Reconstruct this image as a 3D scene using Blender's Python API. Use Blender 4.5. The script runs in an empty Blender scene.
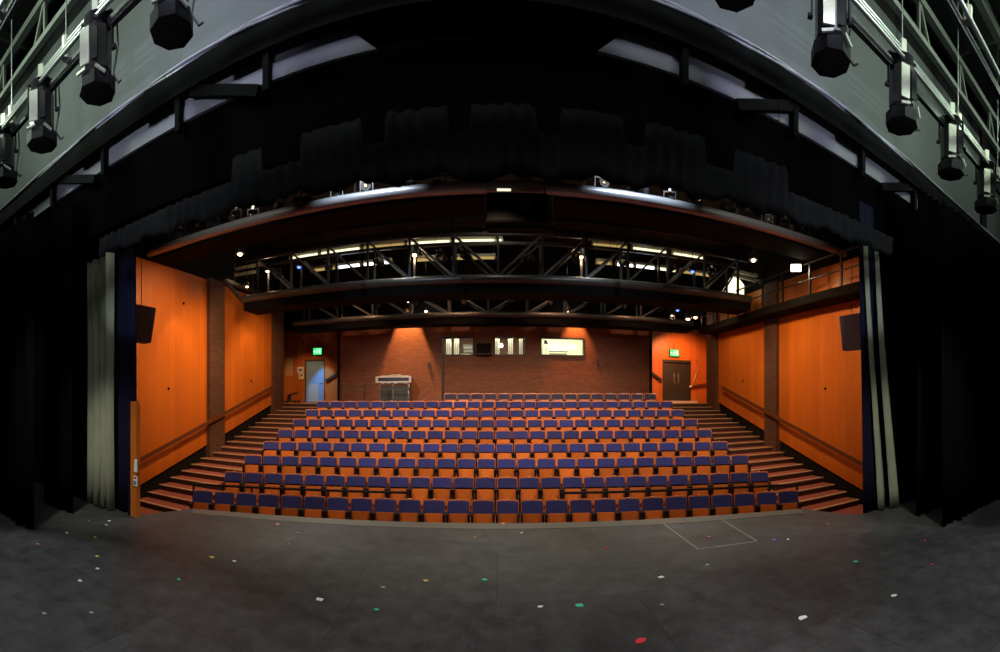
import bpy, bmesh, math, random
from mathutils import Vector, Matrix
random.seed(7)
sc = bpy.context.scene
COL = sc.collection
PI = math.pi
EYE = 1.7            # lens height above the stage boards
F = 430.0            # pixels per radian of the swept panorama
CX, CY = 497.0, 400.0

# ------------------------------------------------------------------ camera
cam = bpy.data.cameras.new('camera')
cam_o = bpy.data.objects.new('camera', cam)
COL.objects.link(cam_o)
cam_o.location = (0, 0, EYE)
cam_o.rotation_euler = (PI / 2, 0, 0)
cam.type = 'PANO'
cam.clip_start = 0.05
cam.clip_end = 200
cam.panorama_type = 'CENTRAL_CYLINDRICAL'
cam.central_cylindrical_range_u_min = -CX / F
cam.central_cylindrical_range_u_max = (1000 - CX) / F
cam.central_cylindrical_range_v_min = -(652 - CY) / F
cam.central_cylindrical_range_v_max = CY / F
cam.central_cylindrical_radius = 1.0
sc.camera = cam_o

# ------------------------------------------------------------------ world, exposure
w = bpy.data.worlds.new('world')
sc.world = w
w.use_nodes = True
w.node_tree.nodes['Background'].inputs[0].default_value = (0.5, 0.55, 0.7, 1)
w.node_tree.nodes['Background'].inputs[1].default_value = 0.0012
vs = sc.view_settings
vs.view_transform = 'Standard'
vs.look = 'None'
vs.gamma = 1.0
vs.use_curve_mapping = False
vs.exposure = 0.0

# ------------------------------------------------------------------ lights
FLY_YAW = 0.035      # the stage rigging is a touch out of square with the lens


def aim(o, target):
    d = Vector(target) - o.location
    o.rotation_euler = d.to_track_quat('-Z', 'Y').to_euler()


def spot(loc, target, energy, color, deg=60, blend=0.6, radius=0.08):
    l = bpy.data.lights.new('spot_lamp', 'SPOT')
    l.energy = energy
    l.color = color
    l.spot_size = math.radians(deg)
    l.spot_blend = blend
    l.shadow_soft_size = radius
    o = bpy.data.objects.new('spot_lamp', l)
    COL.objects.link(o)
    o.location = loc
    aim(o, target)
    return o


def area(loc, target, sx, sy, energy, color):
    l = bpy.data.lights.new('area_lamp', 'AREA')
    l.shape = 'RECTANGLE'
    l.size = sx
    l.size_y = sy
    l.energy = energy
    l.color = color
    o = bpy.data.objects.new('area_lamp', l)
    COL.objects.link(o)
    o.location = loc
    aim(o, target)
    return o


WARM = (1.0, 0.56, 0.24)
WARM2 = (1.0, 0.70, 0.44)
COOL = (0.78, 0.88, 1.0)
GREENISH = (0.80, 1.0, 0.78)
# house: tungsten wash along the two side walls, hung behind the nearest bridge
for s, e in ((-1, 1.12), (1, 0.85)):
    spot((s * 5.6, 9.75, 5.3), (s * 9.2, 8.9, 2.0), 560 * e, WARM, 110, 0.9, 0.10)
    spot((s * 6.0, 10.4, 5.3), (s * 9.2, 12.4, 1.9), 420 * e, WARM, 100, 0.9, 0.10)
    spot((s * 6.6, 13.7, 5.2), (s * 9.2, 15.0, 2.4), 300 * e, WARM, 100, 0.9, 0.10)
    spot((s * 8.3, 9.9, 5.5), (s * 9.2, 10.1, 1.0), 90 * e, WARM, 55, 0.35, 0.04)
    spot((s * 8.3, 13.9, 5.5), (s * 9.2, 14.1, 1.6), 70 * e, WARM, 55, 0.35, 0.04)
    spot((s * 7.9, 11.9, 4.9), (s * 8.0, 12.4, -0.5), 110, WARM2, 95, 0.9, 0.10)
    spot((s * 7.4, 7.2, 5.9), (s * 8.0, 8.8, -1.0), 330, WARM2, 70, 0.9, 0.10)
# house: unseen warm spots added over the seats, hanging without fittings
for x, y, z, tx, ty, tz, e, dg in (
        (-4.4, 7.2, 5.5, -4.0, 9.6, -0.6, 620, 95), (0.0, 7.2, 5.5, 0, 9.9, -0.6, 560, 95), (4.4, 7.2, 5.5, 4.0, 9.6, -0.6, 560, 95),
        (-4.6, 9.4, 5.65, -4.2, 12.4, 0.0, 860, 95), (0.0, 9.4, 5.65, 0, 12.7, 0.0, 760, 95), (4.6, 9.4, 5.65, 4.2, 12.4, 0.0, 720, 95),
        (-4.2, 12.6, 4.65, -3.8, 15.6, 0.9, 520, 105), (0.2, 12.6, 4.65, 0.2, 15.8, 0.9, 430, 105), (4.2, 12.6, 4.65, 3.8, 15.6, 0.9, 430, 105)):
    spot((x, y, z), (tx, ty, tz), e, WARM2, dg, 0.8, 0.12)
# scallops on the rear brick wall and over the dark double doors
spot((-3.75, 17.56, 6.2), (-3.75, 17.86, 2.2), 3000, (1, 0.42, 0.12), 48, 0.5, 0.05)
spot((3.3, 17.58, 5.6), (3.3, 17.86, 3.0), 1000, (1, 0.34, 0.08), 62, 0.8, 0.04)
for x, e in ((-5.6, 190), (-1.6, 220), (2.2, 220), (5.6, 180)):
    spot((x, 15.4, 6.7), (x, 17.9, 1.9), e, (1, 0.50, 0.26), 70, 0.8, 0.08)
spot((8.3, 17.9, 4.9), (8.9, 19.8, 2.9), 620, (1, 0.34, 0.12), 110, 0.8, 0.05)
spot((7.6, 16.9, 4.4), (8.4, 19.8, 1.4), 200, (1, 0.55, 0.3), 70, 0.8, 0.05)
spot((-8.4, 17.2, 4.6), (-9.5, 19.8, 1.4), 190, (1, 0.55, 0.25), 80, 0.7, 0.05)
spot((-8.1, 18.6, 4.2), (-8.45, 19.8, 2.3), 260, (0.12, 0.45, 1.0), 50, 0.7, 0.03)  # unseen blue spot added to tint the pale door
# strip lights' spill on top of the bridges
for x in (-3.2, 3.2):
    spot((x, 12.6, 7.4), (x, 12.5, 5.2), 300, (1, 0.98, 0.85), 84, 1.0, 0.1)
    spot((x * 0.9, 16.95, 7.2), (x * 0.9, 16.8, 5.0), 200, (1, 0.98, 0.85), 84, 1.0, 0.1)
spot((0, 11.2, 7.9), (0, 13.4, 5.9), 60, (1, 0.98, 0.85), 120, 1.0, 0.1)
# hot pools on the front bridge's silver pipe
spot((-2.7, 7.3, 7.7), (-2.7, 8.72, 6.05), 620, COOL, 66, 0.9, 0.05)
spot((3.0, 7.3, 7.7), (3.0, 8.72, 6.05), 620, COOL, 66, 0.9, 0.05)
for s in (-1, 1):
    spot((s * 5.2, 5.4, 7.6), (s * 6.2, 8.9, 6.25), 150, (1, 0.95, 0.8), 60, 0.9, 0.05)  # unseen spots added to bring out glints on the bridge lanterns
    spot((s * 3.2, 2.0, 2.4), (s * 5.5, 5.1, 3.3), 130, COOL, 20, 0.8, 0.05)  # unseen cool spots added to light the hung speakers
# stage: fluorescent working light in the flies, thrown on the wall over the opening, plus added spots
for s, e in ((-1, 1.0), (1, 0.9)):
    spot((s * 6.4, -1.0, 8.3), (s * 4.6, 4.1, 6.8), 1200 * e, GREENISH, 70, 1.0, 0.5)
    spot((s * 1.2, -1.5, 8.3), (s * 2.6, 4.1, 6.2), 1200 * e, (0.70, 0.72, 1.0), 40, 1.0, 0.5)  # tinted spots added to suggest purple haze
    spot((s * 4.0, -2.6, 4.4), (s * 4.2, 4.0, 5.2), 520 * e, (0.76, 0.80, 1.0), 42, 0.9, 0.10)  # unseen low spots added to light the band under the beam
    area((s * 9.5, 1.6, 8.4), (s * 5.0, 3.2, 6.2), 1.6, 0.3, 85 * e, GREENISH)
    spot((s * 3.2, 0.6, 4.6), (s * 5.4, 4.1, 0.3), 620, (1, 1, 0.86), 30, 0.9, 0.1)  # unseen spots added to brighten the curtain linings
# stage floor
area((0, 0.3, 8.2), (0, 1.2, 0), 6.0, 0.4, 130, (0.95, 0.97, 1.0))
spot((-6.2, 0.5, 8.0), (-3.4, 1.5, 0), 1050, (0.95, 0.97, 1.0), 28, 0.4, 0.15)
spot((5.6, -0.8, 8.0), (3.4, 2.4, 0), 1050, (0.95, 0.97, 1.0), 26, 0.4, 0.15)
spot((-2.0, 0.5, 8.0), (-1.2, 3.9, 0), 450, (1.0, 0.93, 0.85), 30, 0.7, 0.15)
spot((0.6, -1.0, 8.0), (0.5, 2.0, 0), 1000, (0.95, 0.97, 1.0), 30, 0.7, 0.15)
spot((1.2, 6.4, 6.6), (0.95, 5.25, 0), 160, (1.0, 1.0, 0.35), 15, 1.0, 0.1)
for x in (-3.4, -1.2, 1.2, 3.4):
    spot((x, 6.6, 5.2), (x, 5.6, 0), 800, (1.0, 0.93, 0.78), 50, 1.0, 0.2)


# ------------------------------------------------------------------ materials
def srgb(r, g, b):
    def f(c):
        c /= 255.0
        return c / 12.92 if c <= 0.04045 else ((c + 0.055) / 1.055) ** 2.4
    return (f(r), f(g), f(b), 1)


def new_mat(name):
    m = bpy.data.materials.new(name)
    m.use_nodes = True
    nt = m.node_tree
    return m, nt, nt.nodes['Principled BSDF']


def plain(name, col, rough=0.5, metal=0.0, spec=0.5, noise=0.12, nscale=9.0, bump=0.0, vary=0.0, coat=0.0):
    m, nt, b = new_mat(name)
    tc = nt.nodes.new('ShaderNodeTexCoord')
    nz = nt.nodes.new('ShaderNodeTexNoise')
    nz.inputs['Scale'].default_value = nscale
    nz.inputs['Detail'].default_value = 5
    nt.links.new(tc.outputs['Object'], nz.inputs['Vector'])
    mr = nt.nodes.new('ShaderNodeMapRange')
    mr.inputs['To Min'].default_value = 1 - noise
    mr.inputs['To Max'].default_value = 1 + noise
    nt.links.new(nz.outputs['Fac'], mr.inputs['Value'])
    hsv = nt.nodes.new('ShaderNodeHueSaturation')
    hsv.inputs['Color'].default_value = col
    val = mr.outputs['Result']
    if vary:
        oi = nt.nodes.new('ShaderNodeObjectInfo')
        m2 = nt.nodes.new('ShaderNodeMapRange')
        m2.inputs['To Min'].default_value = 1 - vary
        m2.inputs['To Max'].default_value = 1 + vary
        nt.links.new(oi.outputs['Random'], m2.inputs['Value'])
        mu = nt.nodes.new('ShaderNodeMath')
        mu.operation = 'MULTIPLY'
        nt.links.new(val, mu.inputs[0])
        nt.links.new(m2.outputs['Result'], mu.inputs[1])
        val = mu.outputs[0]
    nt.links.new(val, hsv.inputs['Value'])
    nt.links.new(hsv.outputs['Color'], b.inputs['Base Color'])
    b.inputs['Roughness'].default_value = rough
    b.inputs['Metallic'].default_value = metal
    b.inputs['Specular IOR Level'].default_value = spec
    b.inputs['Coat Weight'].default_value = coat
    if bump:
        bp = nt.nodes.new('ShaderNodeBump')
        bp.inputs['Strength'].default_value = bump
        bp.inputs['Distance'].default_value = 0.01
        nt.links.new(nz.outputs['Fac'], bp.inputs['Height'])
        nt.links.new(bp.outputs['Normal'], b.inputs['Normal'])
    return m


def wood(name, c1, c2, scale=(3, 3, 0.4), rough=0.4, boards=0.0, axis='Y', vary=0.0, coat=0.0):
    """Grain stretched along Z; BOARDS is the width of butted vertical boards along AXIS."""
    m, nt, b = new_mat(name)
    tc = nt.nodes.new('ShaderNodeTexCoord')
    mp = nt.nodes.new('ShaderNodeMapping')
    mp.inputs['Scale'].default_value = scale
    nt.links.new(tc.outputs['Object'], mp.inputs['Vector'])
    nz = nt.nodes.new('ShaderNodeTexNoise')
    nz.inputs['Scale'].default_value = 4
    nz.inputs['Detail'].default_value = 8
    nz.inputs['Distortion'].default_value = 0.6
    nt.links.new(mp.outputs['Vector'], nz.inputs['Vector'])
    rp = nt.nodes.new('ShaderNodeMix')
    rp.data_type = 'RGBA'
    rp.inputs['A'].default_value = c1
    rp.inputs['B'].default_value = c2
    nt.links.new(nz.outputs['Fac'], rp.inputs['Factor'])
    out = rp.outputs['Result']
    hsv = nt.nodes.new('ShaderNodeHueSaturation')
    nt.links.new(out, hsv.inputs['Color'])
    if boards:
        sx = nt.nodes.new('ShaderNodeSeparateXYZ')
        nt.links.new(tc.outputs['Object'], sx.inputs[0])
        dv = nt.nodes.new('ShaderNodeMath'); dv.operation = 'DIVIDE'
        dv.inputs[1].default_value = boards
        nt.links.new(sx.outputs[axis], dv.inputs[0])
        fl = nt.nodes.new('ShaderNodeMath'); fl.operation = 'FLOOR'
        nt.links.new(dv.outputs[0], fl.inputs[0])
        wn = nt.nodes.new('ShaderNodeTexWhiteNoise'); wn.noise_dimensions = '1D'
        nt.links.new(fl.outputs[0], wn.inputs['W'])
        fr = nt.nodes.new('ShaderNodeMath'); fr.operation = 'FRACT'
        nt.links.new(dv.outputs[0], fr.inputs[0])
        gt = nt.nodes.new('ShaderNodeMath'); gt.operation = 'GREATER_THAN'
        gt.inputs[1].default_value = 0.03
        nt.links.new(fr.outputs[0], gt.inputs[0])
        m1 = nt.nodes.new('ShaderNodeMapRange')
        m1.inputs['To Min'].default_value = 0.88
        m1.inputs['To Max'].default_value = 1.12
        nt.links.new(wn.outputs['Value'], m1.inputs['Value'])
        m2 = nt.nodes.new('ShaderNodeMapRange')
        m2.inputs['To Min'].default_value = 0.72
        m2.inputs['To Max'].default_value = 1.0
        nt.links.new(gt.outputs[0], m2.inputs['Value'])
        mu = nt.nodes.new('ShaderNodeMath'); mu.operation = 'MULTIPLY'
        nt.links.new(m1.outputs['Result'], mu.inputs[0])
        nt.links.new(m2.outputs['Result'], mu.inputs[1])
        nt.links.new(mu.outputs[0], hsv.inputs['Value'])
    elif vary:
        oi = nt.nodes.new('ShaderNodeObjectInfo')
        m2 = nt.nodes.new('ShaderNodeMapRange')
        m2.inputs['To Min'].default_value = 1 - vary
        m2.inputs['To Max'].default_value = 1 + vary
        nt.links.new(oi.outputs['Random'], m2.inputs['Value'])
        nt.links.new(m2.outputs['Result'], hsv.inputs['Value'])
    nt.links.new(hsv.outputs['Color'], b.inputs['Base Color'])
    b.inputs['Roughness'].default_value = rough
    b.inputs['Coat Weight'].default_value = coat
    b.inputs['Coat Roughness'].default_value = 0.25
    return m


def brick(name, c1, c2, mortar, along='X'):
    m, nt, b = new_mat(name)
    tc = nt.nodes.new('ShaderNodeTexCoord')
    sx = nt.nodes.new('ShaderNodeSeparateXYZ')
    cb = nt.nodes.new('ShaderNodeCombineXYZ')
    nt.links.new(tc.outputs['Object'], sx.inputs[0])
    if along == 'XY':
        ad = nt.nodes.new('ShaderNodeMath'); ad.operation = 'ADD'
        nt.links.new(sx.outputs['X'], ad.inputs[0])
        nt.links.new(sx.outputs['Y'], ad.inputs[1])
        nt.links.new(ad.outputs[0], cb.inputs['X'])
    else:
        nt.links.new(sx.outputs[along], cb.inputs['X'])
    nt.links.new(sx.outputs['Z'], cb.inputs['Y'])
    br = nt.nodes.new('ShaderNodeTexBrick')
    br.inputs['Scale'].default_value = 1.0
    br.inputs['Brick Width'].default_value = 0.23
    br.inputs['Row Height'].default_value = 0.086
    br.inputs['Mortar Size'].default_value = 0.008
    br.inputs['Color1'].default_value = c1
    br.inputs['Color2'].default_value = c2
    br.inputs['Mortar'].default_value = mortar
    nt.links.new(cb.outputs[0], br.inputs['Vector'])
    nt.links.new(br.outputs['Color'], b.inputs['Base Color'])
    bp = nt.nodes.new('ShaderNodeBump')
    bp.inputs['Strength'].default_value = 0.35
    bp.inputs['Distance'].default_value = 0.008
    bp.invert = True
    nt.links.new(br.outputs['Fac'], bp.inputs['Height'])
    nt.links.new(bp.outputs['Normal'], b.inputs['Normal'])
    b.inputs['Roughness'].default_value = 0.75
    return m


def emis(name, col, strength):
    m, nt, b = new_mat(name)
    b.inputs['Base Color'].default_value = (col[0] * 0.25, col[1] * 0.25, col[2] * 0.25, 1)
    b.inputs['Emission Color'].default_value = col
    b.inputs['Emission Strength'].default_value = strength
    return m


def stage_mat():
    m, nt, b = new_mat('stage_paint')
    tc = nt.nodes.new('ShaderNodeTexCoord')
    n1 = nt.nodes.new('ShaderNodeTexNoise')
    n1.inputs['Scale'].default_value = 0.9
    n1.inputs['Detail'].default_value = 9
    n1.inputs['Roughness'].default_value = 0.65
    nt.links.new(tc.outputs['Object'], n1.inputs['Vector'])
    n2 = nt.nodes.new('ShaderNodeTexNoise')
    n2.inputs['Scale'].default_value = 5
    n2.inputs['Detail'].default_value = 12
    n2.inputs['Roughness'].default_value = 0.75
    n2.inputs['Distortion'].default_value = 0.15
    nt.links.new(tc.outputs['Object'], n2.inputs['Vector'])
    # long thin scuffs
    mp = nt.nodes.new('ShaderNodeMapping')
    mp.inputs['Rotation'].default_value = (0, 0, 0.5)
    mp.inputs['Scale'].default_value = (14, 1.2, 1)
    nt.links.new(tc.outputs['Object'], mp.inputs['Vector'])
    n3 = nt.nodes.new('ShaderNodeTexNoise')
    n3.inputs['Scale'].default_value = 2.2
    n3.inputs['Detail'].default_value = 3
    nt.links.new(mp.outputs['Vector'], n3.inputs['Vector'])
    r3 = nt.nodes.new('ShaderNodeMapRange')
    r3.inputs['From Min'].default_value = 0.66
    r3.inputs['From Max'].default_value = 0.78
    nt.links.new(n3.outputs['Fac'], r3.inputs['Value'])
    mx = nt.nodes.new('ShaderNodeMix'); mx.data_type = 'RGBA'
    mx.inputs['A'].default_value = (0.014, 0.014, 0.015, 1)
    mx.inputs['B'].default_value = (0.080, 0.079, 0.077, 1)
    nt.links.new(n1.outputs['Fac'], mx.inputs['Factor'])
    mx2 = nt.nodes.new('ShaderNodeMix'); mx2.data_type = 'RGBA'
    mx2.blend_type = 'OVERLAY'
    mx2.inputs['Factor'].default_value = 0.5
    nt.links.new(mx.outputs['Result'], mx2.inputs['A'])
    rc = nt.nodes.new('ShaderNodeMapRange')
    rc.inputs['From Min'].default_value = 0.34
    rc.inputs['From Max'].default_value = 0.66
    nt.links.new(n2.outputs['Fac'], rc.inputs['Value'])
    nt.links.new(rc.outputs['Result'], mx2.inputs['B'])
    mx3 = nt.nodes.new('ShaderNodeMix'); mx3.data_type = 'RGBA'
    mx3.inputs['B'].default_value = (0.11, 0.11, 0.11, 1)
    sc3 = nt.nodes.new('ShaderNodeMath'); sc3.operation = 'MULTIPLY'
    sc3.inputs[1].default_value = 0.5
    nt.links.new(r3.outputs['Result'], sc3.inputs[0])
    nt.links.new(sc3.outputs[0], mx3.inputs['Factor'])
    nt.links.new(mx2.outputs['Result'], mx3.inputs['A'])
    # board joints: 2.4 x 1.2 m sheets
    br = nt.nodes.new('ShaderNodeTexBrick')
    br.inputs['Scale'].default_value = 1.0
    br.inputs['Brick Width'].default_value = 2.4
    br.inputs['Row Height'].default_value = 1.2
    br.inputs['Mortar Size'].default_value = 0.004
    br.inputs['Color1'].default_value = (1, 1, 1, 1)
    br.inputs['Color2'].default_value = (0.86, 0.86, 0.86, 1)
    br.inputs['Mortar'].default_value = (0.45, 0.45, 0.45, 1)
    nt.links.new(tc.outputs['Object'], br.inputs['Vector'])
    mx4 = nt.nodes.new('ShaderNodeMix'); mx4.data_type = 'RGBA'
    mx4.blend_type = 'MULTIPLY'
    mx4.inputs['Factor'].default_value = 1
    nt.links.new(mx3.outputs['Result'], mx4.inputs['A'])
    nt.links.new(br.outputs['Color'], mx4.inputs['B'])
    nt.links.new(mx4.outputs['Result'], b.inputs['Base Color'])
    rr = nt.nodes.new('ShaderNodeMapRange')
    rr.inputs['To Min'].default_value = 0.42
    rr.inputs['To Max'].default_value = 0.72
    nt.links.new(n2.outputs['Fac'], rr.inputs['Value'])
    nt.links.new(rr.outputs['Result'], b.inputs['Roughness'])
    b.inputs['Specular IOR Level'].default_value = 0.4
    return m


M = {
    'wall_wood': wood('orange_panel_wood', (0.62, 0.185, 0.022, 1), (0.50, 0.125, 0.012, 1), (1.2, 1.2, 0.25), 0.42, boards=0.30, axis='Y'),
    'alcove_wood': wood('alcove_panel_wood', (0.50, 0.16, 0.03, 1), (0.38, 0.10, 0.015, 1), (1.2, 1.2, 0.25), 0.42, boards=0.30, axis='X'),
    'seat_wood': wood('seat_plywood', (0.70, 0.215, 0.050, 1), (0.50, 0.125, 0.022, 1), (6, 6, 1), 0.32, vary=0.22, coat=0.3),
    'rail_wood': wood('rail_wood', (0.16, 0.055, 0.02, 1), (0.10, 0.03, 0.012, 1), (3, 0.6, 3), 0.4),
    'post_wood': wood('post_wood', (0.60, 0.17, 0.02, 1), (0.46, 0.11, 0.012, 1), (4, 4, 0.4), 0.4),
    'brick': brick('dark_red_brick', (0.23, 0.085, 0.045, 1), (0.17, 0.058, 0.032, 1), (0.085, 0.055, 0.042, 1)),
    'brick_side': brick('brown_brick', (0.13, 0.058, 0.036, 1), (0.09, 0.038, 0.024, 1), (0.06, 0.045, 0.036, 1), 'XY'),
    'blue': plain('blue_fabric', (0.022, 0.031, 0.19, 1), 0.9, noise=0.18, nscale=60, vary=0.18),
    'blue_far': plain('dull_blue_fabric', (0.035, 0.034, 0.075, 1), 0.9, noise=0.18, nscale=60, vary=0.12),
    'seat_black': plain('black_seat_steel', (0.012, 0.012, 0.013, 1), 0.45),
    'plate': plain('pale_number_plate', (0.75, 0.62, 0.42, 1), 0.4),
    'carpet': plain('red_brown_carpet', (0.20, 0.050, 0.035, 1), 0.95, noise=0.3, nscale=35, bump=0.4),
    'riser': plain('dark_riser', (0.05, 0.018, 0.013, 1), 0.8),
    'nosing': plain('timber_nosing', (0.46, 0.33, 0.22, 1), 0.5),
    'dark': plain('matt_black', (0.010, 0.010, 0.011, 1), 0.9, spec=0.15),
    'steel_black': plain('black_painted_steel', (0.020, 0.020, 0.021, 1), 0.42),
    'steel_grey': plain('grey_painted_steel', (0.085, 0.088, 0.085, 1), 0.36, metal=0.2),
    'duct': plain('silver_pipe', (0.42, 0.44, 0.48, 1), 0.35, metal=0.45),
    'gloss_pipe': plain('galvanised_pipe', (0.55, 0.57, 0.56, 1), 0.35, metal=0.8),
    'fly_wall': plain('grey_render', (0.115, 0.122, 0.130, 1), 0.85, noise=0.25, nscale=1.6),
    'fly_lit_wall': plain('lit_wall_grey', (0.25, 0.25, 0.275, 1), 0.8, noise=0.15, nscale=2.5),
    'fly_ceiling': plain('fly_ceiling_grey', (0.10, 0.105, 0.10, 1), 0.9, noise=0.3, nscale=2),
    'fly_steel': plain('pale_steel_joist', (0.27, 0.29, 0.26, 1), 0.6),
    'lantern': plain('lantern_body', (0.05, 0.052, 0.05, 1), 0.28, metal=0.5),
    'lantern_black': plain('lantern_black', (0.014, 0.014, 0.015, 1), 0.6, spec=0.3),
    'lantern_pale': plain('lantern_pale_face', (0.68, 0.70, 0.58, 1), 0.4, metal=0.3),
    'drape': plain('black_serge', (0.0030, 0.0030, 0.0032, 1), 1.0, spec=0.0, noise=0.3, nscale=3),
    'border': plain('border_serge', (0.020, 0.020, 0.021, 1), 1.0, spec=0.0, noise=0.3, nscale=3),
    'drape_navy': plain('navy_velour', (0.004, 0.0045, 0.020, 1), 0.95, spec=0.2, noise=0.3, nscale=3),
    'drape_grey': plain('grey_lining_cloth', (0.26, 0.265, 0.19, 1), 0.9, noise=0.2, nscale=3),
    'door_blue': plain('pale_blue_door', (0.22, 0.36, 0.48, 1), 0.4),
    'door_panel': plain('door_kick_panel', (0.42, 0.48, 0.44, 1), 0.4),
    'door_dark': plain('dark_grey_door', (0.022, 0.020, 0.018, 1), 0.5),
    'threshold': plain('pale_threshold', (0.55, 0.50, 0.42, 1), 0.5),
    'chrome': plain('brushed_steel', (0.62, 0.58, 0.50, 1), 0.25, metal=0.9),
    'paper': plain('white_paper', (0.75, 0.74, 0.70, 1), 0.7),
    'print': plain('printed_blue', (0.10, 0.16, 0.45, 1), 0.7),
    'print_red': plain('printed_red', (0.50, 0.05, 0.03, 1), 0.7),
    'board': plain('beige_board', (0.46, 0.30, 0.14, 1), 0.7),
    'cream': plain('cream_paint', (0.66, 0.62, 0.46, 1), 0.6),
    'booth': plain('booth_plaster', (0.62, 0.64, 0.52, 1), 0.8),
    'case_white': plain('silver_case_edge', (0.72, 0.74, 0.76, 1), 0.3, metal=0.2),
    'case_navy': plain('navy_case_panel', (0.03, 0.045, 0.11, 1), 0.35),
    'speaker': plain('speaker_cabinet', (0.040, 0.045, 0.052, 1), 0.6),
    'speaker_blue': plain('slate_speaker_cabinet', (0.17, 0.24, 0.30, 1), 0.5),
    'bridge_black': plain('bridge_black', (0.006, 0.006, 0.006, 1), 0.85, spec=0.08),
    'house_roof': plain('house_roof_black', (0.022, 0.020, 0.018, 1), 0.85),
    'tube': emis('yellow_white_glow', (1.0, 0.97, 0.62, 1), 1.5),  # mainly for the lit beam pieces made to glow
    'tube_white': emis('white_fluorescent_tube', (0.88, 0.93, 1.0, 1), 4.0),
    'bulb': emis('tungsten_bulb', (1.0, 0.62, 0.32, 1), 12.0),
    'bulb_blue': emis('blue_bulb', (0.12, 0.22, 1.0, 1), 3.0),
    'glow_patch': emis('wall_patch_glow', (1.0, 0.95, 0.72, 1), 6.0),
    'exit': emis('exit_green', (0.04, 0.95, 0.22, 1), 1.1),
    'exit_white': emis('exit_pale_figure', (0.55, 1.0, 0.65, 1), 1.4),
    'lens': plain('lens_glass', (0.05, 0.05, 0.06, 1), 0.08, metal=0.2),
    'gold_lens': plain('amber_reflector', (0.85, 0.62, 0.30, 1), 0.15, metal=0.9),
    'screen': emis('monitor_screen', (0.7, 0.85, 1.0, 1), 0.8),
    'stage': stage_mat(),
    'edge_sheen': plain('stage_edge_sheen', (0.085, 0.080, 0.068, 1), 0.5, noise=0.2, nscale=4),
}


def glass():
    m = bpy.data.materials.new('window_glass')
    m.use_nodes = True
    nt = m.node_tree
    nt.nodes.clear()
    o = nt.nodes.new('ShaderNodeOutputMaterial')
    t = nt.nodes.new('ShaderNodeBsdfTransparent')
    g = nt.nodes.new('ShaderNodeBsdfGlossy')
    g.inputs['Roughness'].default_value = 0.03
    fr = nt.nodes.new('ShaderNodeFresnel')
    mx = nt.nodes.new('ShaderNodeMixShader')
    nt.links.new(fr.outputs[0], mx.inputs[0])
    nt.links.new(t.outputs[0], mx.inputs[1])
    nt.links.new(g.outputs[0], mx.inputs[2])
    nt.links.new(mx.outputs[0], o.inputs[0])
    return m


M['glass'] = glass()


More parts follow.
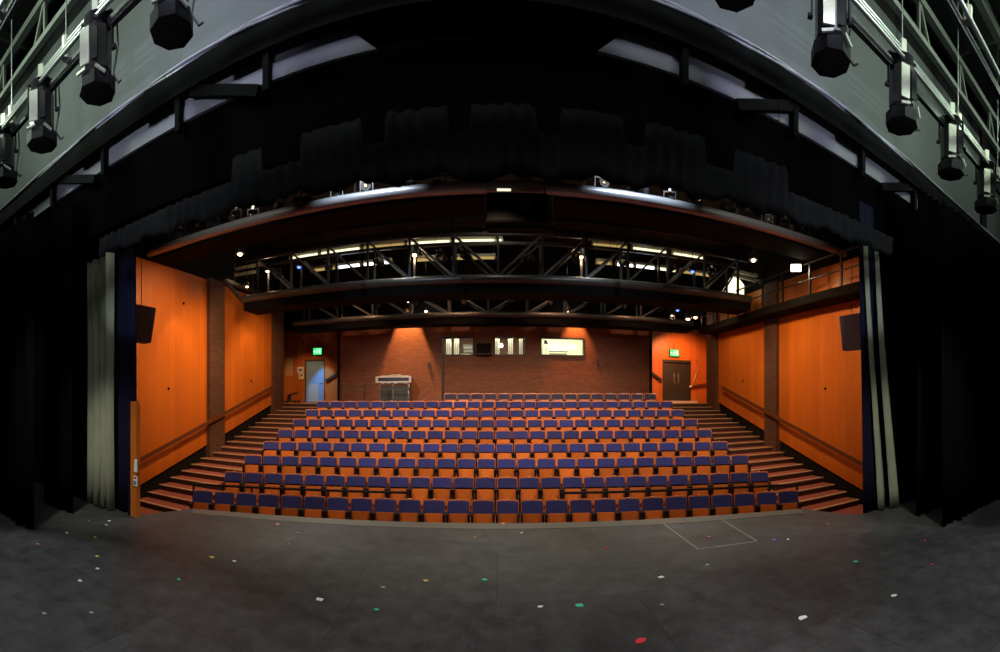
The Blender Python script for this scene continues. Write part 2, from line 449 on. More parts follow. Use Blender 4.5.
# ------------------------------------------------------------------ mesh helpers
class MB:
    def __init__(self):
        self.v, self.f, self.sm = [], [], []

    def add(self, vs, fs, smooth=False, mat=None):
        n = len(self.v)
        for p in vs:
            p = Vector(p)
            self.v.append(tuple(mat @ p if mat else p))
        for f in fs:
            self.f.append([n + i for i in f])
            self.sm.append(smooth)
        return self

    def box(self, x0, x1, y0, y1, z0, z1, mat=None):
        vs = [(x0, y0, z0), (x1, y0, z0), (x1, y1, z0), (x0, y1, z0), (x0, y0, z1), (x1, y0, z1), (x1, y1, z1), (x0, y1, z1)]
        fs = [(0, 3, 2, 1), (4, 5, 6, 7), (0, 1, 5, 4), (1, 2, 6, 5), (2, 3, 7, 6), (3, 0, 4, 7)]
        return self.add(vs, fs, False, mat)

    def hexa(self, pts):
        fs = [(0, 3, 2, 1), (4, 5, 6, 7), (0, 1, 5, 4), (1, 2, 6, 5), (2, 3, 7, 6), (3, 0, 4, 7)]
        return self.add(pts, fs)

    def bar(self, a, b, w, h=None):
        """Rectangular bar from a to b."""
        a, b = Vector(a), Vector(b)
        h = h or w
        d = (b - a)
        L = d.length
        q = d.to_track_quat('Y', 'Z').to_matrix().to_4x4()
        mt = Matrix.Translation(a) @ q
        return self.box(-w / 2, w / 2, 0, L, -h / 2, h / 2, mt)

    def tube(self, a, b, r, n=10, r2=None, cap=True):
        a, b = Vector(a), Vector(b)
        r2 = r if r2 is None else r2
        d = b - a
        q = d.to_track_quat('Z', 'Y').to_matrix()
        vs = []
        for p, rr in ((a, r), (b, r2)):
            for i in range(n):
                t = 2 * PI * i / n
                vs.append(p + q @ Vector((rr * math.cos(t), rr * math.sin(t), 0)))
        fs = [(i, (i + 1) % n, n + (i + 1) % n, n + i) for i in range(n)]
        self.add(vs, fs, True)
        if cap:
            self.add(vs[:n], [tuple(reversed(range(n)))])
            self.add(vs[n:], [tuple(range(n))])
        return self

    def path(self, pts, r, n=8):
        for a, b in zip(pts[:-1], pts[1:]):
            self.tube(a, b, r, n)
        return self

    def lathe(self, prof, n=16, mat=None, smooth=True):
        """prof: (r, z) pairs."""
        vs = []
        for r, z in prof:
            for i in range(n):
                t = 2 * PI * i / n
                vs.append((r * math.cos(t), r * math.sin(t), z))
        fs = []
        for k in range(len(prof) - 1):
            for i in range(n):
                fs.append((k * n + i, k * n + (i + 1) % n, (k + 1) * n + (i + 1) % n, (k + 1) * n + i))
        self.add(vs, fs, smooth, mat)
        self.add([v for v in vs[:n]], [tuple(reversed(range(n)))], False, mat)
        self.add([v for v in vs[-n:]], [tuple(range(n))], False, mat)
        return self

    def prism(self, pts, z0, z1, mat=None):
        n = len(pts)
        vs = [(x, y, z0) for x, y in pts] + [(x, y, z1) for x, y in pts]
        fs = [tuple(reversed(range(n))), tuple(range(n, 2 * n))]
        fs += [(i, (i + 1) % n, n + (i + 1) % n, n + i) for i in range(n)]
        return self.add(vs, fs, False, mat)

    def build(self, name, mat, parent=None, loc=None, rotz=None, bevel=0.0):
        me = bpy.data.meshes.new(name)
        me.from_pydata(self.v, [], self.f)
        me.polygons.foreach_set('use_smooth', self.sm)
        me.materials.append(M[mat] if isinstance(mat, str) else mat)
        me.update()
        if bevel:
            bm = bmesh.new()
            bm.from_mesh(me)
            bmesh.ops.remove_doubles(bm, verts=bm.verts, dist=1e-5)
            bmesh.ops.bevel(bm, geom=list(bm.edges), offset=bevel, segments=2, affect='EDGES', clamp_overlap=True)
            bm.to_mesh(me)
            bm.free()
        o = bpy.data.objects.new(name, me)
        COL.objects.link(o)
        if parent:
            o.parent = parent
        if loc is not None:
            o.location = loc
        if rotz is not None:
            o.rotation_euler.z = rotz
        return o


def tag(o, label=None, cat=None, group=None, kind=None):
    if label: o['label'] = label
    if cat: o['category'] = cat
    if group: o['group'] = group
    if kind: o['kind'] = kind
    return o


def thing(name, label, cat, loc=(0, 0, 0), rz=0.0, group=None):
    o = bpy.data.objects.new(name, None)
    o.empty_display_size = 0.2
    COL.objects.link(o)
    o.location = loc
    o.rotation_euler = (0, 0, rz)
    return tag(o, label, cat, group)


def struct(o, label=None):
    o['kind'] = 'structure'
    if label: o['label'] = label
    return o


def dup(root, loc, rz, label, parentless=True):
    r = root.copy()
    COL.objects.link(r)
    r.location = loc
    r.rotation_euler = (root.rotation_euler.x, root.rotation_euler.y, rz)
    r['label'] = label
    for ch in list(root.children):
        c = ch.copy()
        COL.objects.link(c)
        c.parent = r
        for g in list(ch.children):
            d = g.copy()
            COL.objects.link(d)
            d.parent = c
    return r


def az(px):
    return (px - CX) / F


def at_depth(px, py, Y):
    """Point on the plane y = Y seen at panorama column px and row py."""
    a = az(px)
    r = Y / math.cos(a)
    return Vector((Y * math.tan(a), Y, EYE + (CY - py) / F * r))


def at_side(px, py, X):
    a = az(px)
    r = abs(X / math.sin(a))
    return Vector((X, r * math.cos(a), EYE + (CY - py) / F * r))


def on_floor(px, py, z=0.0):
    a = az(px)
    r = (EYE - z) * F / (py - CY)
    return Vector((r * math.sin(a), r * math.cos(a), z))


def yaw(x, y, z):
    c, s = math.cos(FLY_YAW), math.sin(FLY_YAW)
    return Vector((x * c - y * s, x * s + y * c, z))


ORD = ['', 'first', 'second', 'third', 'fourth', 'fifth', 'sixth', 'seventh', 'eighth', 'ninth', 'tenth', 'eleventh', 'twelfth',
       'thirteenth', 'fourteenth', 'fifteenth', 'sixteenth', 'seventeenth', 'eighteenth', 'nineteenth', 'twentieth']

# ------------------------------------------------------------------ stage
ZH = -1.3            # front auditorium floor
R_AP, C_AP = 12.05, 5.94 - 12.05
pts = []
for i in range(25):
    t = -0.372 + 0.744 * i / 24
    pts.append((R_AP * math.sin(t), C_AP + R_AP * math.cos(t)))
front = [(-4.72, 4.25)] + pts + [(4.72, 4.25)]
poly = [(-11, 4.25)] + front + [(11, 4.25), (11, -5), (-11, -5)]
poly = poly[::-1]
m = MB().prism(poly, -0.12, 0.0)
o = struct(m.build('floor', 'stage'), 'dark grey painted stage boards with scuffs')
# fascia under the apron and the edge strip, house-light sheen painted in grey
m = MB()
inner = [(x * 0.985, y - 0.10) for x, y in pts]
n = len(pts)
m.prism([(x, y) for x, y in pts][::-1] + inner, -1.3, -0.12)
struct(m.build('stage_fascia_wall', 'dark'))
m = MB()
inner = [((R_AP - 0.28) * math.sin(-0.366 + 0.732 * i / 24), C_AP + (R_AP - 0.28) * math.cos(-0.366 + 0.732 * i / 24)) for i in range(25)]
outer = [((R_AP - 0.02) * math.sin(-0.37 + 0.74 * i / 24), C_AP + (R_AP - 0.02) * math.cos(-0.37 + 0.74 * i / 24)) for i in range(25)]
m.prism(outer[::-1] + inner, 0.0, 0.004)
struct(m.build('stage_edge_sheen_trim', 'edge_sheen'), 'grey strip along the curved stage edge, house-light sheen painted in')
# trap outline in the boards
a, b, c, d = on_floor(664, 524), on_floor(698, 549), on_floor(757, 541), on_floor(722, 520)
m = MB()
for p, q in ((a, b), (b, c), (c, d)):
    m.bar(p + Vector((0, 0, 0.001)), q + Vector((0, 0, 0.001)), 0.022, 0.003)
tag(m.build('floor_trap_outline', plain('trap_edge', (0.16, 0.16, 0.15, 1), 0.5)), 'thin grey rectangular trap outline let into the stage boards', 'floor trap')

# ------------------------------------------------------------------ auditorium floor
C_ROW = -7.2
ROW_Y = [9.06, 10.1, 11.2, 12.15, 13.1, 14.05, 15.0, 16.0, 16.95]
ROW_R = [y - C_ROW for y in ROW_Y]
ROW_Z = [ZH + 0.30 * i for i in range(9)]
AISLE = 6.85
struct(MB().box(-9.4, 9.4, 4.3, 20.2, ZH - 0.3, ZH).build('auditorium_floor', 'carpet'))


def clip_arc(R, lim, n=28):
    t = math.asin(min(0.999, lim / R))
    return [(R * math.sin(-t + 2 * t * i / n), C_ROW + R * math.cos(-t + 2 * t * i / n)) for i in range(n + 1)]


for i in range(1, 9):
    m = MB()
    r0 = ROW_R[i] - 0.62
    a1 = clip_arc(r0, AISLE)
    top = 17.9
    m.prism(a1[::-1] + [(-AISLE, top), (AISLE, top)][0:2], ROW_Z[i] - 0.30, ROW_Z[i])
    o = m.build('tier_floor', 'carpet')
    struct(o)
    m = MB()
    a2 = clip_arc(r0 - 0.012, AISLE)
    a3 = clip_arc(r0 + 0.05, AISLE)
    m.prism(a2[::-1] + a3, ROW_Z[i] - 0.03, ROW_Z[i] + 0.006)
    struct(m.build('tier_nosing_trim', 'nosing'))

LAND = EYE - 0.16
for s, nm in ((-1, 'stair_floor_left'), (1, 'stair_floor_right')):
    steps, nos, ris = MB(), MB(), MB()
    for k in range(1, 20):
        y = 8.22 + 0.492 * (k - 1)
        z = ZH + 0.15 * k
        x0, x1 = sorted((s * AISLE, s * 9.2))
        yb = y + 0.50 if k < 19 else 19.8
        steps.box(x0, x1, y, yb, z - 0.15, z)
        nos.box(x0, x1, y - 0.018, y + 0.05, z - 0.022, z + 0.006)
        ris.box(x0, x1, y - 0.006, y, z - 0.15, z - 0.022)
    st = struct(steps.build(nm, 'carpet'), 'red-brown carpeted stairs along the side wall')
    nos.build('nosing', 'nosing', st)
    ris.build('riser', 'riser', st)
    struct(MB().box(min(s * 6.85, s * 10.6), max(s * 6.85, s * 10.6), 17.9, 20.0, LAND - 0.2, LAND - 0.002).build('landing_floor', 'carpet'))

# ------------------------------------------------------------------ auditorium shell
W = 9.2
ZR = 8.3
TOPZ = EYE + 4.12
for s, nm in ((-1, 'wall_left'), (1, 'wall_right')):
    x0, x1 = sorted((s * (W + 0.06), s * (W + 0.35)))
    struct(MB().box(x0, x1, 4.4, 16.75 if s < 0 else 17.1, -1.6, ZR).build(nm, 'dark'))


def skirt_z(Y):
    return EYE + W * (0.267 - 0.303 * (Y / W - 0.918))


def panel(s, y0, y1, label, nb):
    """Orange boarded wall panel whose foot follows the stairs."""
    xa, xb = s * (W + 0.058), s * (W - 0.0)
    z0, z1 = EYE * 2 - skirt_z(y0), EYE * 2 - skirt_z(y1)
    m = MB()
    x0, x1 = sorted((xa, xb))
    m.hexa([(x0, y0, z0), (x1, y0, z0), (x1, y1, z1), (x0, y1, z1), (x0, y0, TOPZ), (x1, y0, TOPZ), (x1, y1, TOPZ), (x0, y1, TOPZ)])
    o = m.build('wall_panel', 'wall_wood')
    return struct(o, label)


for s in (-1, 1):
    sd = 'blue-door' if s < 0 else 'double-door'
    q = (11.5, 12.35, 15.9, 16.75) if s < 0 else (11.95, 12.65, 16.25, 17.1)
    panel(s, 4.5, q[0], 'orange timber wall panel beside the %s aisle, nearest the stage' % sd, 0)
    panel(s, q[1], q[2], 'orange timber wall panel beside the %s aisle, between two brick piers' % sd, 0)
    for y0, y1 in (q[:2], q[2:]):
        x0, x1 = sorted((s * (W - 0.14), s * (W + 0.058)))
        struct(MB().box(x0, x1, y0, y1, -1.3, TOPZ + 0.05).build('brick_pillar', 'brick_side'))
    # vertical joints between the boards' sheets and small fixings
    fx = MB()
    for y, z in ((9.6, EYE + 0.35), (14.3, EYE + 0.75), (10.3, EYE + 3.1)):
        fx.tube((s * (W + 0.005), y, z), (s * (W - 0.02), y, z), 0.045, 10)
    struct(fx.build('panel_fixing_trim', 'dark'))
    # handrail on brackets
    ra, rb = 7.0, 15.7
    t = thing('handrail', 'dark timber handrail running up the %s aisle wall' % sd, 'handrail', (s * (W - 0.09), ra, 0))
    hz = lambda Y: EYE * 2 - skirt_z(Y) + 0.83
    m = MB()
    ys = [ra, 11.2, 12.5, 15.7]
    m.bar((-s * 0.12, 0, hz(ra)), (-s * 0.12, 15.6 - ra, hz(15.6)), 0.05, 0.12)
    m.build('rail', 'rail_wood', t)
    for y in (7.6, 9.0, 10.4, 13.0, 14.4):
        MB().bar((s * 0.09, y - ra, hz(y) - 0.10), (-s * 0.12, y - ra, hz(y) - 0.04), 0.03, 0.03).build('bracket', 'steel_black', t)

# rear brick wall with three booth openings
YB = 17.9
XL, XRr = -6.84, 6.62


def bx(px):
    return YB * math.tan(az(px))


def bz(px, py):
    return EYE + (CY - py) / F * YB / math.cos(az(px))


wins = [(441, 474, 337, 355), (494, 526, 337, 355.5), (540.5, 584.5, 337.5, 355.5)]
holes = []
for a0, a1, p0, p1 in wins:
    am = (a0 + a1) / 2
    holes.append((bx(a0), bx(a1), bz(am, p1), bz(am, p0)))
m = MB()
xs = [XL] + [v for h in holes for v in h[:2]] + [XRr]
zlo, zhi = min(h[2] for h in holes), max(h[3] for h in holes)
m.box(XL, XRr, YB, YB + 0.25, -1.3, zlo)
m.box(XL, XRr, YB, YB + 0.25, zhi, 5.0)
for a0, a1 in ((XL, holes[0][0]), (holes[0][1], holes[1][0]), (holes[1][1], holes[2][0]), (holes[2][1], XRr)):
    m.box(a0, a1, YB, YB + 0.25, zlo, zhi)
struct(m.build('wall_back', 'brick'), 'dark red brick rear wall behind the top row')
struct(MB().box(XL, XRr, YB, YB + 0.25, 5.0, ZR).build('upper_back_wall', 'dark'), 'upper part of the rear wall, darkened for shade')  # unlit upper brick given a black colour for its shade
for i, (x0, x1, z0, z1) in enumerate(holes):
    z0, z1 = zlo, zhi
    f = MB()
    t_ = 0.05
    for q in ((x0, x0 + t_, z0, z1), (x1 - t_, x1, z0, z1), (x0 + t_, x1 - t_, z0, z0 + t_), (x0 + t_, x1 - t_, z1 - t_, z1)):
        f.box(q[0], q[1], YB - 0.03, YB + 0.26, q[2], q[3])
    if i == 2:
        pass
    wn = struct(f.build('window_%d' % (i + 1), 'steel_black'), ['booth window, first from the road case', 'booth window, middle of three', 'booth window, widest and brightest'][i])
    MB().box(x0 + t_, x1 - t_, YB + 0.10, YB + 0.112, z0 + t_, z1 - t_).build('pane', 'glass', wn)
# projection booth behind: room shell and fittings
bxx0, bxx1 = holes[0][0] - 0.6, holes[2][1] + 0.6
by1 = 20.6
m = MB()
m.box(1.4, bxx1, by1, by1 + 0.1, 2.2, 5.2)
m.box(bxx1, bxx1 + 0.1, YB + 0.26, by1, 2.2, 5.2)
m.box(1.40, 1.45, YB + 0.26, by1, 2.2, 5.2)
struct(m.build('booth_wall', 'booth'), 'pale lit wall of the control room')
m = MB()
m.box(bxx0, 1.35, by1, by1 + 0.1, 2.2, 5.2)
m.box(bxx0 - 0.1, bxx0, YB + 0.26, by1, 2.2, 5.2)
m.box(1.34, 1.39, YB + 0.26, by1, 2.2, 5.2)
struct(m.build('projection_room_wall', 'riser'), 'dark wall of the projection room')
struct(MB().box(bxx0, bxx1, YB + 0.26, by1, 2.1, 2.2).build('booth_floor', 'carpet'))
struct(MB().box(bxx0, bxx1, YB + 0.26, by1, 5.0, 5.1).build('booth_ceiling', 'booth'))
for x, y, e in ((-1.8, 18.2, 150), (0.4, 18.2, 150), (2.9, 19.0, 170)):
    area((x, y, 4.9), (x, y + 0.3, 2), 1.2, 0.08 if x < 2 else 0.3, e, (1.0, 1.0, 0.66))
z0w = zlo + 0.05
# things in the booth
t = thing('equipment_rack', 'black equipment rack seen through the booth window nearest the road case', 'rack', (-1.15, 18.9, 2.2))
MB().box(-0.35, 0.35, 0, 0.5, 0, 1.95).build('cabinet', 'steel_black', t)
for k in range(3):
    MB().box(-0.3, 0.3, -0.02, 0, 1.45 + k * 0.15, 1.56 + k * 0.15).build('unit', 'steel_grey', t)
t = thing('booth_monitor', 'pale flat monitor on a stand behind the booth window nearest the road case', 'monitor', (-1.35, 18.35, 3.35))
MB().box(-0.22, 0.22, 0, 0.03, 0.10, 0.32).build('housing', 'cream', t)
MB().box(-0.2, 0.2, -0.005, 0, 0.12, 0.30).build('screen', 'screen', t)
MB().box(-0.03, 0.03, 0, 0.03, 0.0, 0.12).build('stand', 'cream', t)
for (x, wd, lab) in ((-2.05, 0.24, 'white vertical blind at the side of the booth window nearest the road case'),
                     (-1.72, 0.22, 'second white vertical blind in the booth window nearest the road case'),
                     (0.02, 0.20, 'narrow white blind in the middle booth window, nearest the wall speaker'),
                     (0.58, 0.22, 'white blind hanging in the middle of the middle booth window'),
                     (1.02, 0.16, 'white vertical blind at the far edge of the middle booth window')):
    m = MB()
    for j in range(3):
        m.box(x - wd / 2 + j * wd / 3, x - wd / 2 + (j + 0.8) * wd / 3, 18.26, 18.275, z0w - 0.3, zhi + 0.2)
    tag(m.build('vertical_blind', 'paper'), lab, 'blind')
for x, lab in ((0.32, 'black stage lantern behind the middle booth window, beside the narrow blind'), (0.84, 'black stage lantern behind the middle booth window, near its far edge')):
    t = thing('followspot', lab, 'lantern', (x, 19.3, 2.2))
    MB().tube((0, 0, 0), (0, 0, 1.1), 0.03).build('stand', 'steel_black', t)
    MB().box(-0.16, 0.16, -0.4, 0.4, 1.1, 1.42).build('housing', 'lantern_black', t)
t = thing('shelf_unit', 'white shelf unit in the widest booth window', 'shelf', (2.9, 20.2, 2.2))
MB().box(-0.5, 0.5, 0.02, 0.3, 0, 0.02).box(-0.5, -0.47, 0, 0.3, 0, 2.1).box(0.47, 0.5, 0, 0.3, 0, 2.1).build('frame', 'paper', t)
for k in range(4):
    MB().box(-0.47, 0.47, 0, 0.3, 0.9 + 0.3 * k, 0.93 + 0.3 * k).build('shelf', 'steel_grey', t)
t = thing('desk_lamp', 'small black anglepoise lamp in the widest booth window', 'lamp', (1.95, 18.3, zlo - 0.05))
MB().tube((0, 0, 0), (0, 0, 0.5), 0.012).tube((0, 0, 0.5), (0.12, 0, 0.72), 0.012).build('arm', 'steel_black', t)
MB().lathe([(0.10, 0.60), (0.07, 0.72), (0.03, 0.76)], 12, Matrix.Translation((0.14, 0, 0))).build('shade', 'steel_black', t)

# speaker between booth windows
x0, x1 = bx(476.5), bx(492)
t = thing('wall_speaker', 'black wall speaker between the first two booth windows', 'speaker', ((x0 + x1) / 2, YB - 0.02, bz(484, 355)))
hw = (x1 - x0) / 2
MB().box(-hw, hw, -0.38, 0.0, 0, 0.46).build('cabinet', 'speaker', t, bevel=0.012)
MB().box(-hw + 0.03, hw - 0.03, -0.395, -0.381, 0.03, 0.43).build('grille', 'dark', t)
# conduit and small wall boxes
x = bx(443)
tag(MB().box(x - 0.05, x + 0.03, YB - 0.07, YB - 0.005, -0.6, bz(443, 356)).build('wall_conduit', 'steel_black'), 'thin black vertical conduit on brick below the first booth window', 'conduit')
for px, py, lab in ((429, 365, 'small black box on the lit brick beside the conduit'), (597.5, 362, 'small black box on brick beyond the widest booth window')):
    xx, zz = bx(px), bz(px, py)
    tag(MB().box(xx - 0.05, xx + 0.05, YB - 0.07, YB - 0.003, zz - 0.11, zz + 0.11).build('junction_box', 'speaker', bevel=0.01), lab, 'box')
# dark vertical trims at the ends of the brick wall
for x, nm in ((XL - 0.06, 'trim_1'), (XRr + 0.06, 'trim_2')):
    struct(MB().box(x - 0.06, x + 0.06, YB - 0.03, YB + 0.3, -0.6, ZR).build(nm, 'dark'))

# door alcoves
YA = 19.8


def ax(px):
    return YA * math.tan(az(px))


def az_(px, py):
    return EYE + (CY - py) / F * YA / math.cos(az(px))


for s, nm in ((-1, 'alcove_wall_left'), (1, 'alcove_wall_right')):
    if s < 0:
        dx0, dx1 = ax(305.0), ax(325.0)
        dz = az_(315, 359.5)
    else:
        dx0, dx1 = ax(662.5), ax(690.5)
        dz = az_(677, 360)
    e0, e1 = (-11.2, -6.6) if s < 0 else (6.4, 11.2)
    m = MB()
    m.box(e0, dx0, YA, YA + 0.2, LAND, 5.3)
    m.box(dx1, e1, YA, YA + 0.2, LAND, 5.3)
    m.box(dx0, dx1, YA, YA + 0.2, dz, 5.3)
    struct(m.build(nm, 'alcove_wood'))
    struct(MB().box(e0, e1, YA, YA + 0.2, 5.3, ZR).build('alcove_upper_wall', 'dark'))
    xw0, xw1 = sorted((s * 10.7, s * 10.9))
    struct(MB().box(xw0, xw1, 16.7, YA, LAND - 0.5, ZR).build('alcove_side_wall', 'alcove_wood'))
    xw0, xw1 = sorted((s * 9.26, s * 10.9))
    ye = 16.74 if s < 0 else 17.09
    struct(MB().box(xw0, xw1, ye - 0.3, ye, -1.6, ZR).build('alcove_return_wall', 'dark'))
# pale blue door
dx0, dx1 = ax(305.0), ax(325.0)
dz = az_(315, 359.5)
t = struct(MB().box(dx0 + 0.05, dx1 - 0.05, YA + 0.05, YA + 0.10, LAND + 0.01, dz - 0.05).build('door_1', 'door_blue'), 'pale blue door under the exit sign on the road-case side')
MB().box(dx0 + 0.18, dx0 + 0.72, YA + 0.035, YA + 0.05, LAND + 0.08, LAND + 0.98).build('kick_panel', 'door_panel', t)
MB().box(dx0, dx0 + 0.05, YA - 0.03, YA + 0.12, LAND, dz).box(dx1 - 0.05, dx1, YA - 0.03, YA + 0.12, LAND, dz).box(dx0 + 0.05, dx1 - 0.05, YA - 0.03, YA + 0.12, dz - 0.05, dz).build('frame', 'rail_wood', t)
MB().tube((dx1 - 0.15, YA + 0.02, LAND + 1.0), (dx1 - 0.28, YA + 0.02, LAND + 1.0), 0.014).build('handle', 'chrome', t)
# dark double doors
dx0, dx1 = ax(662.5), ax(690.5)
dz = az_(677, 360)
xm = (dx0 + dx1) / 2
zd0 = LAND + 0.12
for k, (u0, u1) in enumerate(((dx0 + 0.05, xm - 0.006), (xm + 0.006, dx1 - 0.05))):
    t = struct(MB().box(u0, u1, YA + 0.05, YA + 0.10, zd0, dz - 0.14).build('door_%d' % (k + 2), 'door_dark'),
               ['dark leaf of the double doors, nearer the brick wall', 'dark leaf of the double doors, nearer the side wall'][k])
    hx = xm - 0.11 if k == 0 else xm + 0.11
    MB().box(hx - 0.045, hx + 0.045, YA + 0.035, YA + 0.05, LAND + 0.98, LAND + 1.52).build('push_plate', 'chrome', t)
    MB().tube((hx, YA + 0.0, LAND + 1.05), (hx, YA + 0.0, LAND + 1.45), 0.013).tube((hx, YA + 0.0, LAND + 1.1), (hx, YA + 0.04, LAND + 1.1), 0.01).tube((hx, YA + 0.0, LAND + 1.4), (hx, YA + 0.04, LAND + 1.4), 0.01).build('handle', 'chrome', t)
fr = MB().box(dx0, dx0 + 0.05, YA - 0.03, YA + 0.12, LAND, dz).box(dx1 - 0.05, dx1, YA - 0.03, YA + 0.12, LAND, dz).box(dx0 + 0.05, dx1 - 0.05, YA - 0.03, YA + 0.12, dz - 0.13, dz)
struct(fr.build('door_frame', 'door_dark'))
struct(MB().box(dx0 - 0.1, dx1 + 0.1, YA - 0.55, YA + 0.12, LAND, LAND + 0.115).build('door_threshold_trim', 'threshold'))


def exit_sign(px, py, wpx, hpx, Y, label):
    p = at_depth(px, py, Y)
    k = Y / math.cos(az(px)) / F
    w2, h2 = wpx * k / 2, hpx * k / 2
    t = thing('exit_sign', label, 'exit sign', (p.x, Y, p.z - h2))
    MB().box(-w2 - 0.03, w2 + 0.03, 0, 0.09, -0.02, 2 * h2 + 0.02).build('housing', 'steel_black', t)
    MB().box(-w2, w2, -0.012, 0, 0, 2 * h2).build('face', 'exit', t)
    g = MB()      # pale running figure, arrow and doorway
    y0, y1 = -0.018, -0.0125
    def seg(a, b, wd=0.035):
        a2, b2 = Vector((a[0] * w2, (y0 + y1) / 2, h2 + a[1] * h2)), Vector((b[0] * w2, (y0 + y1) / 2, h2 + b[1] * h2))
        g.bar(a2, b2, 0.006, wd)
    g.box(w2 * 0.35, w2 * 0.75, y0, y1, h2 * 0.3, h2 * 1.75)
    seg((-0.05, 0.35), (-0.15, -0.15)); seg((-0.15, -0.15), (0.02, -0.6)); seg((-0.15, -0.15), (-0.4, -0.5))
    seg((-0.05, 0.3), (0.2, 0.1)); seg((-0.05, 0.3), (-0.32, 0.1))
    g.tube((0.0, y0, h2 * 1.62), (0.0, y1, h2 * 1.62), 0.032, 8)
    seg((-0.85, 0), (-0.55, 0)); seg((-0.85, 0), (-0.7, 0.3)); seg((-0.85, 0), (-0.7, -0.3))
    g.build('running_figure', 'exit_white', t)
    MB().tube((0, 0.05, 2 * h2 + 0.02), (0, 0.05, 2 * h2 + 0.32), 0.012).build('stem', 'steel_black', t)
    return t


exit_sign(317.5, 351.3, 9, 6.5, YA - 0.095, 'glowing green exit sign above the pale blue door')
exit_sign(674.5, 353, 9.5, 6.5, YA - 0.095, 'glowing green exit sign above the dark double doors')
# notices, board
def flat(name, px0, px1, py0, py1, Y, mat, th, label, cat, prints=()):
    pm = (px0 + px1) / 2
    k = Y / math.cos(az(pm)) / F
    x0, x1 = Y * math.tan(az(px0)), Y * math.tan(az(px1))
    z0, z1 = EYE + (CY - py1) * k, EYE + (CY - py0) * k
    t = MB().box(x0, x1, Y - th, Y - 0.002, z0, z1).build(name, mat)
    tag(t, label, cat)
    for (u0, u1, v0, v1, mm) in prints:
        MB().box(x0 + (x1 - x0) * u0, x0 + (x1 - x0) * u1, Y - th - 0.004, Y - th, z0 + (z1 - z0) * v0, z0 + (z1 - z0) * v1).build('printed_block', mm, t)
    return t


flat('notice_board', 285.5, 293, 358, 376, YA, 'board', 0.03, 'beige notice board on timber wall near the pale blue door', 'notice board')
flat('notice', 297.5, 303.5, 367, 372.5, YA, 'paper', 0.01, 'upper white notice with blue print beside the pale blue door', 'notice', ((0.2, 0.8, 0.2, 0.7, 'print'),))
flat('notice', 299, 303.8, 373, 379, YA, 'paper', 0.01, 'lower white notice beside the pale blue door', 'notice', ((0.2, 0.8, 0.55, 0.8, 'seat_black'), (0.2, 0.6, 0.25, 0.4, 'seat_black')))
# sloped rail panels beside the brick wall and the alcove rail
for s, (pxa, pya, pxb, pyb), lab in ((1, (650.5, 372, 662, 380.5), 'black sloping rail beside the dark double doors'),
                                      (-1, (326, 381, 339.5, 372), 'black sloping rail beside the pale blue door')):
    a, b = at_depth(pxa, pya, YA - 0.08), at_depth(pxb, pyb, YA - 0.08)
    t = thing('wall_rail', lab, 'handrail', (a.x, a.y, a.z))
    MB().bar((0, 0, 0), b - a, 0.06, 0.12).build('rail', 'steel_black', t)
    MB().bar((b - a) * 0.5, (b - a) * 0.5 + Vector((0, 0.08, -0.05)), 0.03).build('bracket', 'steel_black', t)
a, b = at_depth(692, 386.5, YA - 0.08), at_depth(706, 384, YA - 0.08)
t = thing('wall_rail', 'dark level rail with a pale end knob beyond the double doors', 'handrail', (a.x, a.y, a.z))
MB().bar((0, 0, 0), b - a, 0.06, 0.12).build('rail', 'rail_wood', t)
MB().tube((-0.02, 0, 0), (-0.12, 0, 0), 0.06, 10).build('end_knob', 'paper', t)
a = at_depth(696, 379, YA - 0.03)
m = MB()
for k in range(6):
    t0, t1 = k / 6, (k + 1) / 6
    f = lambda t: Vector((0.10 * math.sin(t * 5), 0, 1.25 * (1 - t)))
    m.tube(f(t0), f(t1), 0.022, 6)
tag(m.build('hanging_strap', 'chrome', loc=a - Vector((0, 0, 0.25))), 'pale curly cord hanging on the wall beyond the double doors', 'cord')
# dark trolley by the pale blue door
p = at_depth(291, 400, 18.9)
t = thing('low_trolley', 'low black trolley with raised handle by the pale blue door', 'trolley', (p.x, 18.9, LAND + 0.0))
MB().box(-0.42, 0.42, -0.25, 0.25, 0.07, 0.13).build('deck', 'steel_black', t)
for sx in (-1, 1):
    for sy in (-1, 1):
        MB().tube((sx * 0.34, sy * 0.2, 0.045), (sx * 0.34 + 0.03, sy * 0.2, 0.045), 0.04, 12).build('wheel', 'dark', t)
MB().bar((-0.1, 0, 0.13), (-0.08, 0, 0.42), 0.16, 0.16).bar((-0.1, 0, 0.40), (0.38, 0, 0.52), 0.12, 0.07).build('handle', 'steel_black', t)

# road case on stand behind the top row
p = at_depth(394.5, 400, 17.15)
base_z = ROW_Z[8]
t = thing('road_case', 'silver-edged navy case standing on a black wheeled frame by brick wall', 'road case', (p.x, 17.25, base_z))
k = 17.15 / math.cos(az(394)) / F
zt = EYE + (CY - 376.8) * k - base_z
zb = EYE + (CY - 382.8) * k - base_z
hw = 17 * k
MB().box(-hw, hw, -0.3, 0.3, zb, zt).build('case_body', 'case_navy', t, bevel=0.02)
m = MB()
for z in (zb, zt - 0.045):
    m.box(-hw - 0.015, hw + 0.015, -0.315, -0.29, z, z + 0.06)
for sx in (-1, 1):
    m.box(sx * hw - 0.05, sx * hw + 0.05, -0.318, -0.28, zb, zt)
m.build('silver_edging', 'case_white', t)
MB().box(-hw + 0.1, hw - 0.1, -0.2, 0.25, zt, zt + 0.05).build('lid', 'case_white', t, bevel=0.02)
MB().tube((-hw * 0.4, 0, zt + 0.05), (0, 0, zt + 0.12), 0.02).tube((0, 0, zt + 0.12), (hw * 0.4, 0, zt + 0.05), 0.02).build('top_handle', 'chrome', t)
MB().box(-hw + 0.15, hw - 0.08, -0.26, 0.28, 0.14, zb - 0.12).build('lower_cabinet', 'speaker', t)
